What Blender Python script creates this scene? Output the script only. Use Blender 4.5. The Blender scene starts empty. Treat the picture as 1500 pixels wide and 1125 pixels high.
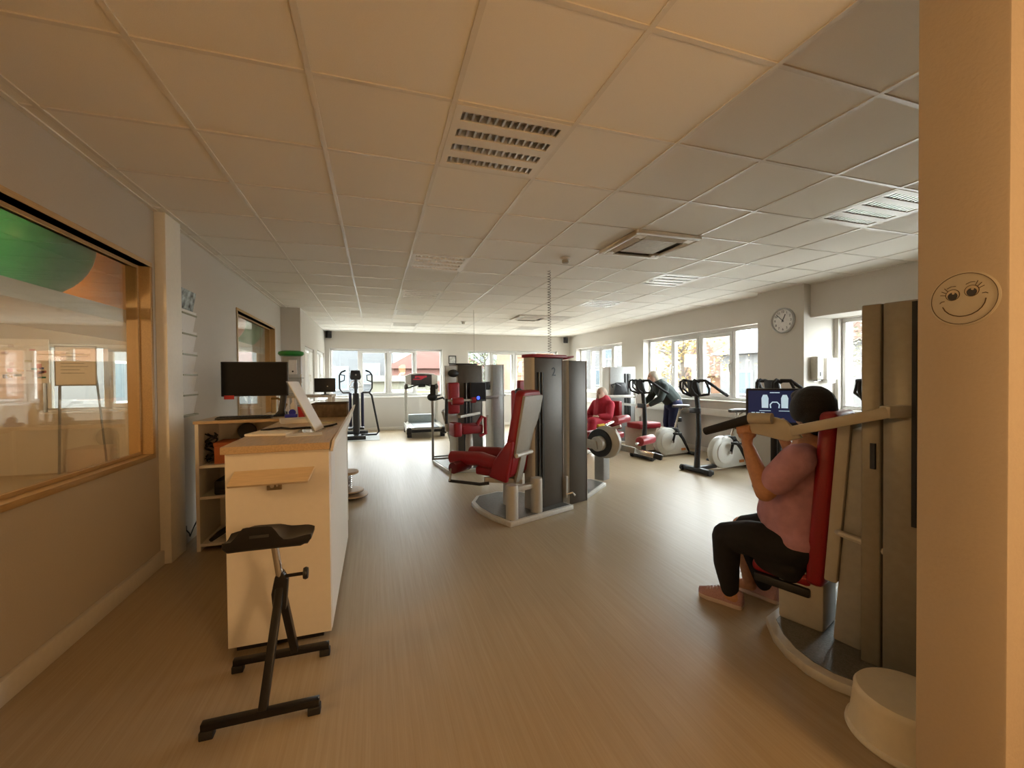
import bpy, bmesh, math, random
from mathutils import Vector, Matrix
random.seed(7)
S = bpy.context.scene
COL = S.collection
R = math.radians
# ------------------------------------------------------------------ camera, world, light, exposure
HC, ZC = 1.42, 2.724
yaw, pitch, roll = R(17.92), R(-0.8), R(-0.5)
fwd = Vector((math.sin(yaw)*math.cos(pitch), math.cos(yaw)*math.cos(pitch), math.sin(pitch)))
rgt = Vector((math.cos(yaw), -math.sin(yaw), 0)); upv = rgt.cross(fwd)
rgt, upv = math.cos(roll)*rgt+math.sin(roll)*upv, -math.sin(roll)*rgt+math.cos(roll)*upv
cam = bpy.data.objects.new('camera', bpy.data.cameras.new('camera')); COL.objects.link(cam)
m = Matrix((rgt, upv, -fwd)).transposed().to_4x4(); m.translation = (0, 0, HC)
cam.matrix_world = m
cam.data.sensor_width = 36; cam.data.lens = 618.7/1500*36; cam.data.clip_start = .02
S.camera = cam
W = bpy.data.worlds.new('overcast'); S.world = W; W.use_nodes = True
bg = W.node_tree.nodes['Background']; bg.inputs[0].default_value = (.93, .97, 1, 1); bg.inputs[1].default_value = 17.5
S.view_settings.view_transform = 'Standard'; S.view_settings.look = 'None'
S.view_settings.gamma = 1; S.view_settings.exposure = 0.78
try: S.view_settings.use_curve_mapping = False
except Exception: pass
try:
    S.cycles.use_denoising = True; S.cycles.max_bounces = 10; S.cycles.diffuse_bounces = 5
    S.cycles.transparent_max_bounces = 16; S.cycles.caustics_reflective = False; S.cycles.caustics_refractive = False
except Exception: pass
WARM = (1, .60, .27)
def portal(loc, rot, sx, sy):
    l = bpy.data.lights.new('window_portal', 'AREA'); l.shape = 'RECTANGLE'; l.size = sx; l.size_y = sy; l.cycles.is_portal = True
    o = bpy.data.objects.new('window_portal', l); COL.objects.link(o); o.location = loc; o.rotation_euler = rot
# area lights shine along local -Z: these stand in the window openings and face into the room
portal((.35, 12.52, 1.6), (R(-90), 0, 0), 3.1, 1.4)
portal((4.05, 12.52, 1.6), (R(-90), 0, 0), 3.0, 1.4)
portal((6.15, 10.6, 1.65), (R(90), 0, R(90)), 2.7, 1.4)
portal((6.15, 6.8, 1.65), (R(90), 0, R(90)), 3.2, 1.4)
portal((6.6, 3.44, 1.6), (R(90), 0, R(90)), 1.8, 1.5)
portal((-1.5, 10.5, 1.6), (R(90), 0, R(-90)), 3.4, 1.3)
portal((-3.4, 8.56, 1.5), (R(-90), 0, 0), 3.0, 1.1)

# ------------------------------------------------------------------ materials
MATS = {}
def M(name, col=(.8, .8, .8), rough=.5, metal=0., var=.06, scale=30., bump=0., emit=None, spec=None, stretch=None):
    if name in MATS: return MATS[name]
    m = bpy.data.materials.new(name); m.use_nodes = True
    nt = m.node_tree; b = nt.nodes['Principled BSDF']
    b.inputs['Roughness'].default_value = rough; b.inputs['Metallic'].default_value = metal
    if spec is not None: b.inputs['Specular IOR Level'].default_value = spec
    tc = nt.nodes.new('ShaderNodeTexCoord'); mp = nt.nodes.new('ShaderNodeMapping')
    nt.links.new(tc.outputs['Object'], mp.inputs[0])
    if stretch: mp.inputs['Scale'].default_value = stretch
    n = nt.nodes.new('ShaderNodeTexNoise'); n.inputs['Scale'].default_value = scale; n.inputs['Detail'].default_value = 4
    nt.links.new(mp.outputs[0], n.inputs['Vector'])
    r = nt.nodes.new('ShaderNodeValToRGB')
    r.color_ramp.elements[0].color = (*[c*(1-var) for c in col], 1); r.color_ramp.elements[0].position = .3
    r.color_ramp.elements[1].color = (*[min(1, c*(1+var)) for c in col], 1); r.color_ramp.elements[1].position = .7
    nt.links.new(n.outputs[0], r.inputs[0]); nt.links.new(r.outputs[0], b.inputs['Base Color'])
    if bump:
        bp = nt.nodes.new('ShaderNodeBump'); bp.inputs['Strength'].default_value = bump; bp.inputs['Distance'].default_value = .004
        nt.links.new(n.outputs[0], bp.inputs['Height']); nt.links.new(bp.outputs[0], b.inputs['Normal'])
    if emit:
        b.inputs['Emission Color'].default_value = (*emit[0], 1); b.inputs['Emission Strength'].default_value = emit[1]
    MATS[name] = m
    return m
def glass_mat(name, tint, ior=1.5):
    m = bpy.data.materials.new(name); m.use_nodes = True; nt = m.node_tree; nt.nodes.clear()
    o = nt.nodes.new('ShaderNodeOutputMaterial'); mx = nt.nodes.new('ShaderNodeMixShader'); t = nt.nodes.new('ShaderNodeBsdfTransparent')
    g = nt.nodes.new('ShaderNodeBsdfGlossy'); f = nt.nodes.new('ShaderNodeFresnel')
    ge = nt.nodes.new('ShaderNodeNewGeometry'); ma = nt.nodes.new('ShaderNodeMath'); ma.operation = 'MULTIPLY_ADD'   # same reflectance from both sides of the thin pane
    nt.links.new(ge.outputs['Backfacing'], ma.inputs[0]); ma.inputs[1].default_value = 1/ior-ior; ma.inputs[2].default_value = ior; nt.links.new(ma.outputs[0], f.inputs[0])
    t.inputs[0].default_value = (*tint, 1); g.inputs['Roughness'].default_value = .015; g.inputs[0].default_value = (1, 1, 1, 1)
    nt.links.new(f.outputs[0], mx.inputs[0]); nt.links.new(t.outputs[0], mx.inputs[1]); nt.links.new(g.outputs[0], mx.inputs[2]); nt.links.new(mx.outputs[0], o.inputs[0])
    MATS[name] = m; return m
GL = glass_mat('window_glass', (.95, .97, .96)); GL2 = glass_mat('interior_glass', (.9, .9, .86), 1.75)
ACR = glass_mat('clear_acrylic', (.93, .95, .95))
wallm = M('wall_paint', (.6, .565, .515), .85, var=.02, scale=120, bump=.15)
wallw = M('white_paint', (.78, .76, .72), .7, var=.02, scale=120, bump=.1)
tilem = M('ceiling_tile', (.87, .845, .79), .9, var=.025, scale=350, bump=.25)
gridm = M('grid_metal', (.76, .73, .67), .33, var=.02)
white = M('white_plastic', (.78, .76, .72), .4, var=.02)
pvc = M('window_pvc', (.8, .8, .79), .35, var=.01)
black = M('black_plastic', (.012, .012, .013), .45, var=.2)
blackm = M('black_metal', (.012, .011, .011), .35, metal=.3, var=.2)
rubber = M('black_rubber', (.018, .017, .017), .75, var=.3, bump=.2, scale=200)
chrome = M('chrome', (.75, .74, .72), .18, metal=1, var=.02)
silver = M('silver_paint', (.5, .48, .43), .42, metal=.15, var=.03)
taupe = M('taupe_metallic', (.085, .07, .053), .45, metal=.25, var=.05)
greym = M('grey_metal', (.33, .33, .32), .4, metal=.4, var=.05)
redv = M('red_vinyl', (.27, .008, .014), .42, var=.12, bump=.15, scale=150)
pinkv = M('pink_red_vinyl', (.5, .055, .075), .38, var=.1)
oak = M('oak_laminate', (.55, .4, .235), .42, var=.13, scale=9, stretch=(1, 14, 14))
oaky = M('oak_laminate_long', (.55, .4, .235), .38, var=.13, scale=9, stretch=(14, 1, 14))
cream = M('cream_laminate', (.8, .755, .68), .4, var=.015)
paper = M('paper', (.82, .81, .79), .8, var=.02)
platem = M('chequer_plate', (.17, .17, .16), .4, metal=.5, var=.25, scale=120, bump=.4)
skin = M('skin', (.5, .255, .14), .5, var=.08, scale=60)
skinp = M('skin_pale', (.58, .36, .27), .5, var=.08, scale=60)

# ------------------------------------------------------------------ mesh builder
class MB:
    def __init__(s, mat=None): s.v = []; s.f = []; s.M = mat
    def add(s, vs, fs):
        o = len(s.v)
        s.v += [tuple((s.M @ Vector(p)) if s.M else p) for p in vs]; s.f += [tuple(o+i for i in f) for f in fs]; return s
    def box(s, c, d, rz=0, rot=None):
        m = rot if rot else Matrix.Rotation(rz, 3, 'Z'); c = Vector(c); h = [x/2 for x in d]
        vs = [tuple(c+m@Vector((h[0]*i, h[1]*j, h[2]*k))) for i in (-1, 1) for j in (-1, 1) for k in (-1, 1)]
        return s.add(vs, [(0, 1, 3, 2), (4, 6, 7, 5), (0, 4, 5, 1), (2, 3, 7, 6), (0, 2, 6, 4), (1, 5, 7, 3)])
    def bb(s, x0, x1, y0, y1, z0, z1): return s.box(((x0+x1)/2, (y0+y1)/2, (z0+z1)/2), (x1-x0, y1-y0, z1-z0))
    def beam(s, p, q, w, h, up=(0, 0, 1)):
        p, q = Vector(p), Vector(q); d = (q-p); L = d.length; d.normalize(); u = Vector(up)
        x = d.cross(u)
        if x.length < 1e-4: x = d.cross(Vector((0, 1, 0)))
        x.normalize(); u = x.cross(d); return s.box((p+q)/2, (w, L, h), rot=Matrix((x, d, u)).transposed())
    def tube(s, pts, r, n=10, closed=False):
        P = [Vector(p) for p in pts]; k = len(P); rr = r if isinstance(r, (list, tuple)) else [r]*k; T = []
        for i in range(k):
            a = P[(i-1) % k] if closed or i else P[0]; b = P[(i+1) % k] if closed or i < k-1 else P[-1]; T.append((b-a).normalized())
        u = T[0].orthogonal().normalized(); vs = []; fs = []
        for i in range(k):
            u = (u-T[i]*u.dot(T[i]))
            u = u.normalized() if u.length > 1e-6 else T[i].orthogonal().normalized()
            w = T[i].cross(u)
            for j in range(n):
                a = 2*math.pi*j/n; vs.append(tuple(P[i]+rr[i]*(math.cos(a)*u+math.sin(a)*w)))
        for i in range(k if closed else k-1):
            for j in range(n):
                a = i*n+j; b = i*n+(j+1) % n; c = ((i+1) % k)*n+(j+1) % n; d = ((i+1) % k)*n+j; fs.append((a, b, c, d))
        if not closed: fs += [tuple(range(n))[::-1], tuple((k-1)*n+j for j in range(n))]
        return s.add(vs, fs)
    def cyl(s, p, q, r, r2=None, n=20): return s.tube([p, q], [r, r if r2 is None else r2], n)
    def lathe(s, prof, c=(0, 0, 0), n=24, axis='z'):
        vs = []; fs = []; k = len(prof)
        for j in range(n):
            a = 2*math.pi*j/n
            for (r, z) in prof:
                p = (r*math.cos(a), r*math.sin(a), z)
                if axis == 'x': p = (p[2], p[0], p[1])
                if axis == 'y': p = (p[0], p[2], p[1])
                vs.append((p[0]+c[0], p[1]+c[1], p[2]+c[2]))
        for j in range(n):
            for i in range(k-1):
                a = j*k+i; b = ((j+1) % n)*k+i; fs.append((a, b, b+1, a+1))
        if prof[0][0] > 1e-6: fs.append(tuple(j*k for j in range(n))[::-1])
        if prof[-1][0] > 1e-6: fs.append(tuple(j*k+k-1 for j in range(n)))
        return s.add(vs, fs)
    def prism(s, pts, vec):
        n = len(pts); v = Vector(vec); a = [tuple(p) for p in pts]; b = [tuple(Vector(p)+v) for p in pts]
        return s.add(a+b, [tuple(range(n))[::-1], tuple(range(n, 2*n))]+[(i, (i+1) % n, n+(i+1) % n, n+i) for i in range(n)])
    def ball(s, c, r, n=16, rot=None):
        r = r if isinstance(r, (tuple, list)) else (r, r, r); vs = []; fs = []; h = n//2
        for i in range(h+1):
            t = math.pi*i/h
            for j in range(n):
                a = 2*math.pi*j/n; p = Vector((r[0]*math.sin(t)*math.cos(a), r[1]*math.sin(t)*math.sin(a), r[2]*math.cos(t)))
                if rot: p = rot@p
                vs.append(tuple(Vector(c)+p))
        for i in range(h):
            for j in range(n): fs.append((i*n+j, (i+1)*n+j, (i+1)*n+(j+1) % n, i*n+(j+1) % n))
        return s.add(vs, fs)
    def build(s, name, mat, parent=None, bevel=0, seg=2, sharp=38, tri=False):
        bm = bmesh.new(); vv = [bm.verts.new(p) for p in s.v]
        for f in s.f:
            try: bm.faces.new([vv[i] for i in f])
            except ValueError: pass
        bmesh.ops.remove_doubles(bm, verts=bm.verts, dist=1e-6)
        bmesh.ops.recalc_face_normals(bm, faces=bm.faces)
        if bevel:
            es = [e for e in bm.edges if len(e.link_faces) == 2 and e.calc_face_angle(0) > R(30)]
            if es: bmesh.ops.bevel(bm, geom=es, offset=bevel, segments=seg, affect='EDGES', profile=.5, clamp_overlap=True)
        me = bpy.data.meshes.new(name); bm.to_mesh(me); bm.free()
        for p in me.polygons: p.use_smooth = True
        me.set_sharp_from_angle(angle=R(sharp)); me.materials.append(mat)
        o = bpy.data.objects.new(name, me); COL.objects.link(o)
        if parent: o.parent = parent
        return o
def tag(o, label=None, cat=None, group=None, kind=None):
    for k, v in (('label', label), ('category', cat), ('group', group), ('kind', kind)):
        if v: o[k] = v
    return o
def thing(name, label, cat, loc=(0, 0, 0), rz=0, group=None):
    o = bpy.data.objects.new(name, None); COL.objects.link(o); o.location = loc; o.rotation_euler = (0, 0, rz); o.empty_display_size = .1
    return tag(o, label, cat, group)
def copy_tree(o, parent=None):
    c = o.copy(); COL.objects.link(c); c.parent = parent
    for ch in o.children: copy_tree(ch, c)
    return c
def struct(o): o['kind'] = 'structure'; return o
def frame(x, y, z, rz): return Matrix.Translation((x, y, z)) @ Matrix.Rotation(rz, 4, 'Z')
def text_part(txt, size, mat, parent, mat4, name='lettering', depth=.001, align='CENTER'):
    cu = bpy.data.curves.new(name, 'FONT'); cu.body = txt; cu.size = size; cu.align_x = align; cu.align_y = 'CENTER'; cu.extrude = depth
    t = bpy.data.objects.new(name, cu); COL.objects.link(t)
    dg = bpy.context.evaluated_depsgraph_get(); me = bpy.data.meshes.new_from_object(t.evaluated_get(dg)); bpy.data.objects.remove(t)
    me.transform(mat4); me.materials.clear(); me.materials.append(mat)
    o = bpy.data.objects.new(name, me); COL.objects.link(o); o.parent = parent; return o
# orientation whose +Z is the surface normal n and +Y is up: for lettering and flat faces on walls
def facing(loc, n, up=(0, 0, 1)):
    n = Vector(n).normalized(); u = Vector(up); x = u.cross(n).normalized(); u = n.cross(x)
    m = Matrix((x, u, n)).transposed().to_4x4(); m.translation = loc; return m

# ------------------------------------------------------------------ room shell
def wall_rects(a0, a1, z0, z1, holes):
    ed = sorted({a0, a1, *[h[0] for h in holes], *[h[1] for h in holes]}); out = []
    for p, q in zip(ed, ed[1:]):
        hs = sorted([(h[2], h[3]) for h in holes if h[0] <= p+1e-6 and h[1] >= q-1e-6]); z = z0
        for b, t in hs:
            if b > z: out.append((p, q, z, b))
            z = t
        if z < z1: out.append((p, q, z, z1))
    return out
def wall_y(name, y0, y1, a0, a1, holes=(), z0=0, z1=ZC+.02, mat=None):
    b = MB()
    for p, q, r, t in wall_rects(a0, a1, z0, z1, holes): b.bb(p, q, y0, y1, r, t)
    return struct(b.build(name, mat or wallm))
def wall_x(name, x0, x1, a0, a1, holes=(), z0=0, z1=ZC+.02, mat=None):
    b = MB()
    for p, q, r, t in wall_rects(a0, a1, z0, z1, holes): b.bb(x0, x1, p, q, r, t)
    return struct(b.build(name, mat or wallm))
# floor: streaky wood-look vinyl running away from the camera
fm = bpy.data.materials.new('streaky_vinyl'); fm.use_nodes = True; nt = fm.node_tree; b = nt.nodes['Principled BSDF']
tc = nt.nodes.new('ShaderNodeTexCoord'); prev = None
def fnoise(sc, stretch, lo, hi, c0, c1):
    mp = nt.nodes.new('ShaderNodeMapping'); mp.inputs['Scale'].default_value = stretch; nt.links.new(tc.outputs['Object'], mp.inputs[0])
    n = nt.nodes.new('ShaderNodeTexNoise'); n.inputs['Scale'].default_value = sc; n.inputs['Detail'].default_value = 6; n.inputs['Roughness'].default_value = .62
    nt.links.new(mp.outputs[0], n.inputs['Vector']); r = nt.nodes.new('ShaderNodeValToRGB')
    r.color_ramp.elements[0].position = lo; r.color_ramp.elements[1].position = hi; r.color_ramp.elements[0].color = (*c0, 1); r.color_ramp.elements[1].color = (*c1, 1)
    nt.links.new(n.outputs[0], r.inputs[0]); return r, n
ra, na = fnoise(1, (55, 1.1, 1), .32, .68, (.385, .3, .19), (.435, .35, .235))
rb, nb = fnoise(1, (170, 2.5, 1), .35, .65, (.8, .78, .75), (1, 1, 1))
mx = nt.nodes.new('ShaderNodeMixRGB'); mx.blend_type = 'MULTIPLY'; mx.inputs[0].default_value = .45
nt.links.new(ra.outputs[0], mx.inputs[1]); nt.links.new(rb.outputs[0], mx.inputs[2]); nt.links.new(mx.outputs[0], b.inputs['Base Color'])
b.inputs['Roughness'].default_value = .4; b.inputs['Specular IOR Level'].default_value = .33
bp = nt.nodes.new('ShaderNodeBump'); bp.inputs['Strength'].default_value = .06; bp.inputs['Distance'].default_value = .002
nt.links.new(nb.outputs[0], bp.inputs['Height']); nt.links.new(bp.outputs[0], b.inputs['Normal'])
struct(MB().bb(-5.7, 6.8, -3.3, 12.6, -.12, 0).build('floor', fm))
# ceiling slab, tiles one by one, grid bars
XL, XR, YF, YB = -1.6, 5.93, 12.3, -3.2
ceil = struct(MB().bb(-5.7, 6.8, -3.3, 12.6, ZC+.03, ZC+.16).build('ceiling', wallw))
CX0, CY0, TS = -1.504, 1.358, .625
xs = [XL]+[CX0+TS*i for i in range(12)]+[XR]; ys = [CY0+TS*j for j in range(-3, 18)]+[YF]
LAMPS = [(3, r) for r in (1, 5, 8, 11, 14)]+[(8, r) for r in (1, 5, 8, 11, 14)]; ACS = [(6, 3), (7, 11)]
cache = {}
for i in range(len(xs)-1):
    for j in range(len(ys)-1):
        if (i-1, j-3) in LAMPS or (i-1, j-3) in ACS: continue
        w, d = xs[i+1]-xs[i]-.02, ys[j+1]-ys[j]-.02; key = (round(w, 3), round(d, 3)); loc = ((xs[i]+xs[i+1])/2, (ys[j]+ys[j+1])/2, ZC+.011)
        if key not in cache:
            t = MB().box((0, 0, 0), (w, d, .018)).build('ceiling_tile', tilem, ceil, bevel=.003, seg=1); cache[key] = t.data
        else:
            t = bpy.data.objects.new('ceiling_tile', cache[key]); COL.objects.link(t); t.parent = ceil
        t.location = loc; t.rotation_euler = (R(random.uniform(-.12, .12)), R(random.uniform(-.12, .12)), 0)
for x in xs[1:-1]: MB().bb(x-.012, x+.012, ys[0], YF, ZC-.004, ZC+.03).build('grid_bar', gridm, ceil)
for y in ys[:-1]: MB().bb(XL, XR, y-.011, y+.011, ZC-.003, ZC+.028).build('grid_bar', gridm, ceil)
MB().bb(XL, XR, YB, ys[0]-.012, ZC, ZC+.03).build('ceiling_panel', tilem, ceil)
# perimeter angle
MB().bb(XL, XL+.03, .6, 8.4, ZC-.006, ZC+.01).bb(XR-.03, XR, .9, YF, ZC-.006, ZC+.01).bb(XL, XR, YF-.03, YF, ZC-.006, ZC+.01).build('wall_angle', gridm, ceil)

WL1, WL2 = (.55, 3.87, .84, 2.31), (5.92, 7.98, .84, 2.31)
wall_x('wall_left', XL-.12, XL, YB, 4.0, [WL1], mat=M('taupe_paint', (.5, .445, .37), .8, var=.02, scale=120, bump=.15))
wall_x('wall_left_rear', XL-.12, XL, 4.0, 8.46, [WL2])
LW = [(8.95, 10.25, .95, 2.08), (10.75, 12.1, .95, 2.12)]
wall_y('wall_left_step', 8.46, 8.66, -5.7, -1.28, [(-4.9, -1.95, .95, 2.02)])
wall_x('wall_left_far', -1.55, -1.28, 8.66, YF, LW)
W1, W2 = (-1.17, 1.86, .93, 2.27), (2.6, 5.5, .93, 2.25)
wall_y('wall_far', YF, YF+.28, -1.6, 6.4, [W1, W2])
WA, WB, WC = (9.3, 11.85, 1.0, 2.3), (5.2, 8.4, .98, 2.28), (2.5, 4.38, .92, 2.24)
wall_x('wall_right', XR, XR+.32, 5.2, YF, [WA, WB])
struct(MB().bb(5.8, 6.7, 4.44, 5.2, 0, ZC+.02).build('wall_right_pier', wallm))
wall_x('wall_right_niche', 6.4, 6.7, YB, 4.44, [WC], z1=2.25)
struct(MB().bb(XR, 6.7, YB, 4.44, 2.25, ZC+.02).build('wall_right_lintel', wallm))
wall_y('wall_back', YB-.12, YB, -1.72, 6.7)
jamb = struct(MB().bb(1.6, 6.4, .66, .862, 0, ZC+.02).build('wall_doorway', M('jamb_paint', (.5, .42, .32), .8, var=.02, scale=90, bump=.25), bevel=.006))
# side room behind the interior windows
wall_x('wall_side_room', -5.72, -5.6, -1, 8.46); wall_y('wall_side_room_back', -1.12, -1, -5.72, XL-.12)

def skirting(name, x0, x1, y0, y1, h=.09): return struct(MB().bb(x0, x1, y0, y1, 0, h).build(name, M('skirting', (.7, .66, .59), .5, var=.03), bevel=.004))
skirting('baseboard_left', XL, XL+.03, YB, 3.93, .11); skirting('baseboard_left_rear', XL, XL+.02, 4.21, 8.46, .08)
skirting('baseboard_far', -1.28, XR, YF-.02, YF, .08); skirting('baseboard_right', XR-.02, XR, 5.2, YF-.02, .08)
struct(MB().bb(XL, XL+.075, 3.93, 4.2, 0, ZC-.003).build('trim_1', M('trim_white', (.85, .82, .74), .45, var=.02), bevel=.006))
struct(MB().bb(XR-.05, XR, 5.2, YF-.02, .7, .82).build('trim_2', wallw, bevel=.006))

def window(n, axis, pos, a0, a1, z0, z1, cuts, sashes, depth=.07, side=1, sill=.16, handles=True, tilt=None):
    """axis 'y': window in a wall facing -y, a = x; axis 'x': a = y. side: direction of the outdoors along the axis."""
    root = bpy.data.objects.new('window_%d' % n, None); COL.objects.link(root); root['kind'] = 'structure'
    if axis == 'y': root.location = ((a0+a1)/2, pos, z0)
    else: root.location = (pos, (a0+a1)/2, z0)
    c = (a0+a1)/2
    def bx(mb, p, q, r, t, d0, d1):
        d0, d1 = sorted((d0*side, d1*side))
        return mb.bb(p-c, q-c, d0, d1, r-z0, t-z0) if axis == 'y' else mb.bb(d0, d1, p-c, q-c, r-z0, t-z0)
    fw = .055; f = MB(); bx(f, a0, a1, z0, z0+fw, 0, depth); bx(f, a0, a1, z1-fw, z1, 0, depth)
    bx(f, a0, a0+fw, z0+fw, z1-fw, 0, depth); bx(f, a1-fw, a1, z0+fw, z1-fw, 0, depth)
    for k in cuts: bx(f, k-.035, k+.035, z0+fw, z1-fw, 0, depth)
    f.build('window_frame', pvc, root, bevel=.006, seg=1)
    e = [a0+fw]+[v for k in cuts for v in (k-.035, k+.035)]+[a1-fw]
    for i in range(len(cuts)+1):
        p, q = e[2*i], e[2*i+1]
        if i in sashes:
            sw = .06; s_ = MB(); o = -.012
            bx(s_, p, q, z0+fw, z0+fw+sw, o, depth-.01); bx(s_, p, q, z1-fw-sw, z1-fw, o, depth-.01)
            bx(s_, p, p+sw, z0+fw+sw, z1-fw-sw, o, depth-.01); bx(s_, q-sw, q, z0+fw+sw, z1-fw-sw, o, depth-.01)
            so = s_.build('sash', pvc, root, bevel=.006, seg=1)
            bx(MB(), p+sw-.005, q-sw+.005, z0+fw+sw-.005, z1-fw-sw+.005, .03, .042).build('pane', GL, so)
            if handles:
                hm = MB(); x = q-sw/2 if i % 2 == 0 else p+sw/2; zz = (z0+z1)/2
                bx(hm, x-.014, x+.014, zz-.035, zz+.035, -.022, -.012); bx(hm, x-.009, x+.009, zz-.13, zz+.01, -.055, -.04); bx(hm, x-.009, x+.009, zz-.01, zz+.01, -.05, -.02)
                hm.build('window_handle', M('handle_grey', (.6, .58, .53), .35, metal=.6), so, bevel=.004, seg=1)
        else: bx(MB(), p-.005, q+.005, z0+fw-.005, z1-fw+.005, .03, .042).build('pane', GL, root)
    if sill: bx(MB(), a0-.04, a1+.04, z0-.03, z0-.002, -sill-.04, -.0).build('window_sill', wallw, root, bevel=.006, seg=1)
    return root
window(1, 'y', YF+.1, *W1, [-.42, .345, 1.1], (1, 2), side=1, sill=.08)
window(2, 'y', YF+.1, *W2, [3.33, 4.08, 4.8], (1, 2), side=1, sill=.08)
window(3, 'x', XR+.16, *WA, [9.95, 10.6, 11.2], (1, 2), side=1, sill=.14)
window(4, 'x', XR+.16, *WB, [5.95, 6.78, 7.6], (1, 2), side=1, sill=.14)
window(5, 'x', 6.47, *WC, [3.1, 3.95], (1,), side=1, sill=.06)
window(6, 'x', -1.31, *LW[0], [9.6], (0,), side=-1, sill=.1)
window(7, 'x', -1.31, *LW[1], [11.4], (1,), side=-1, sill=.1)
window(8, 'y', 8.54, -4.9, -1.95, .95, 2.02, [-4.15, -3.4, -2.65], (1, 2), side=1, sill=.05)
def inner_window(n, y0, y1, z0, z1, cuts):
    root = bpy.data.objects.new('window_%d' % n, None); COL.objects.link(root); root['kind'] = 'structure'; root.location = (XL, (y0+y1)/2, z0)
    c = (y0+y1)/2; h = z1-z0; f = MB(); x0, x1 = -.14, .012
    f.bb(x0, x1, y0-c, y1-c, 0, .035).bb(x0, x1, y0-c, y1-c, h-.035, h).bb(x0, x1, y0-c, y0-c+.035, .035, h-.035).bb(x0, x1, y1-c-.035, y1-c, .035, h-.035)
    f.build('window_frame', M('beech_frame', (.5, .33, .15), .4, var=.1, scale=12, stretch=(14, 1, 14)), root, bevel=.003, seg=1)
    g = MB(); g.bb(-.075, -.06, y0-c+.03, y1-c-.03, .035, .055).bb(-.075, -.06, y0-c+.03, y1-c-.03, h-.055, h-.035).bb(-.075, -.06, y1-c-.055, y1-c-.035, .05, h-.05).bb(-.075, -.06, y0-c+.035, y0-c+.055, .05, h-.05)
    g.build('glazing_bead', M('beech_frame'), root)
    e = [y0+.04]+cuts+[y1-.04]
    for p, q in zip(e, e[1:]): MB().bb(-.072, -.064, p-c+.002, q-c-.002, .037, h-.037).build('pane', GL2, root)
inner_window(9, *WL1, [1.9]); inner_window(10, *WL2, [7.35])

# ------------------------------------------------------------------ ceiling fixtures
LM = M('louvre_aluminium', (.7, .68, .64), .3, metal=1, var=.03)
def lamp_proto():
    t = thing('ceiling_lamp', 'x', 'lamp', (0, 0, ZC))
    h = .3; sl = [(-.215+.1433*k) for k in range(4)]; f = MB()
    ed = [-h]+[v for y in sl for v in (y-.038, y+.038)]+[h]
    for k in range(0, 10, 2): f.bb(-h, h, ed[k], ed[k+1], -.006, .01)
    for k in range(4): f.bb(-h, -.262, sl[k]-.038, sl[k]+.038, -.006, .01).bb(.262, h, sl[k]-.038, sl[k]+.038, -.006, .01)
    f.build('frame', M('lamp_white', (.8, .775, .72), .35, var=.01), t)
    for y in sl:
        tr = MB(); n = 8; pr = []
        for k in range(n+1):
            a = math.pi*k/n; pr.append((-.262, y-.038*math.cos(a), .002+.062*math.sin(a)))
        pr2 = [(p[0]+.524, p[1], p[2]) for p in pr]
        tr.add(pr+pr2, [(k, k+1, n+2+k, n+1+k) for k in range(n)]+[tuple(range(n+1)), tuple(range(n+1, 2*n+2))])
        r = tr.build('reflector', LM, t)
        lv = MB()
        for k in range(13):
            x = -.24+.04*k; lv.prism([(x-.006, y-.036, .0), (x+.006, y-.036, .0), (x+.001, y-.036, .03), (x-.001, y-.036, .03)], (0, .072, 0))
        lv.build('louvre', LM, r)
        MB().cyl((-.25, y, .04), (.25, y, .04), .008, n=8).build('tube', M('unlit_tube', (.75, .75, .72), .4), r)
    return t
lp = lamp_proto()
places = {(3, 1): 'nearest', (8, 1): 'side'}
names = {(3, 1): 'square louvred ceiling lamp nearest the camera, four dark slots', (3, 5): 'square louvred ceiling lamp, second in the left row from the camera',
 (3, 8): 'square louvred ceiling lamp, third in the left row from the camera', (3, 11): 'square louvred ceiling lamp, fourth in the left row from the camera',
 (3, 14): 'dark louvred ceiling lamp closest to the far wall in the left row',
 (8, 1): 'bright louvred ceiling lamp beside the doorway wall at upper right', (8, 5): 'square louvred ceiling lamp, second in the right row behind the air vent',
 (8, 8): 'square louvred ceiling lamp, third in the right row', (8, 11): 'square louvred ceiling lamp beside the smaller far air vent', (8, 14): 'louvred ceiling lamp closest to the far wall in the right row'}
for k, cr in enumerate(LAMPS):
    o = lp if k == 0 else copy_tree(lp)
    o.location = (CX0+TS*(cr[0]+.5), CY0+TS*(cr[1]+.5), ZC); tag(o, names[cr], 'lamp', 'louvred ceiling lamps')
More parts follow.
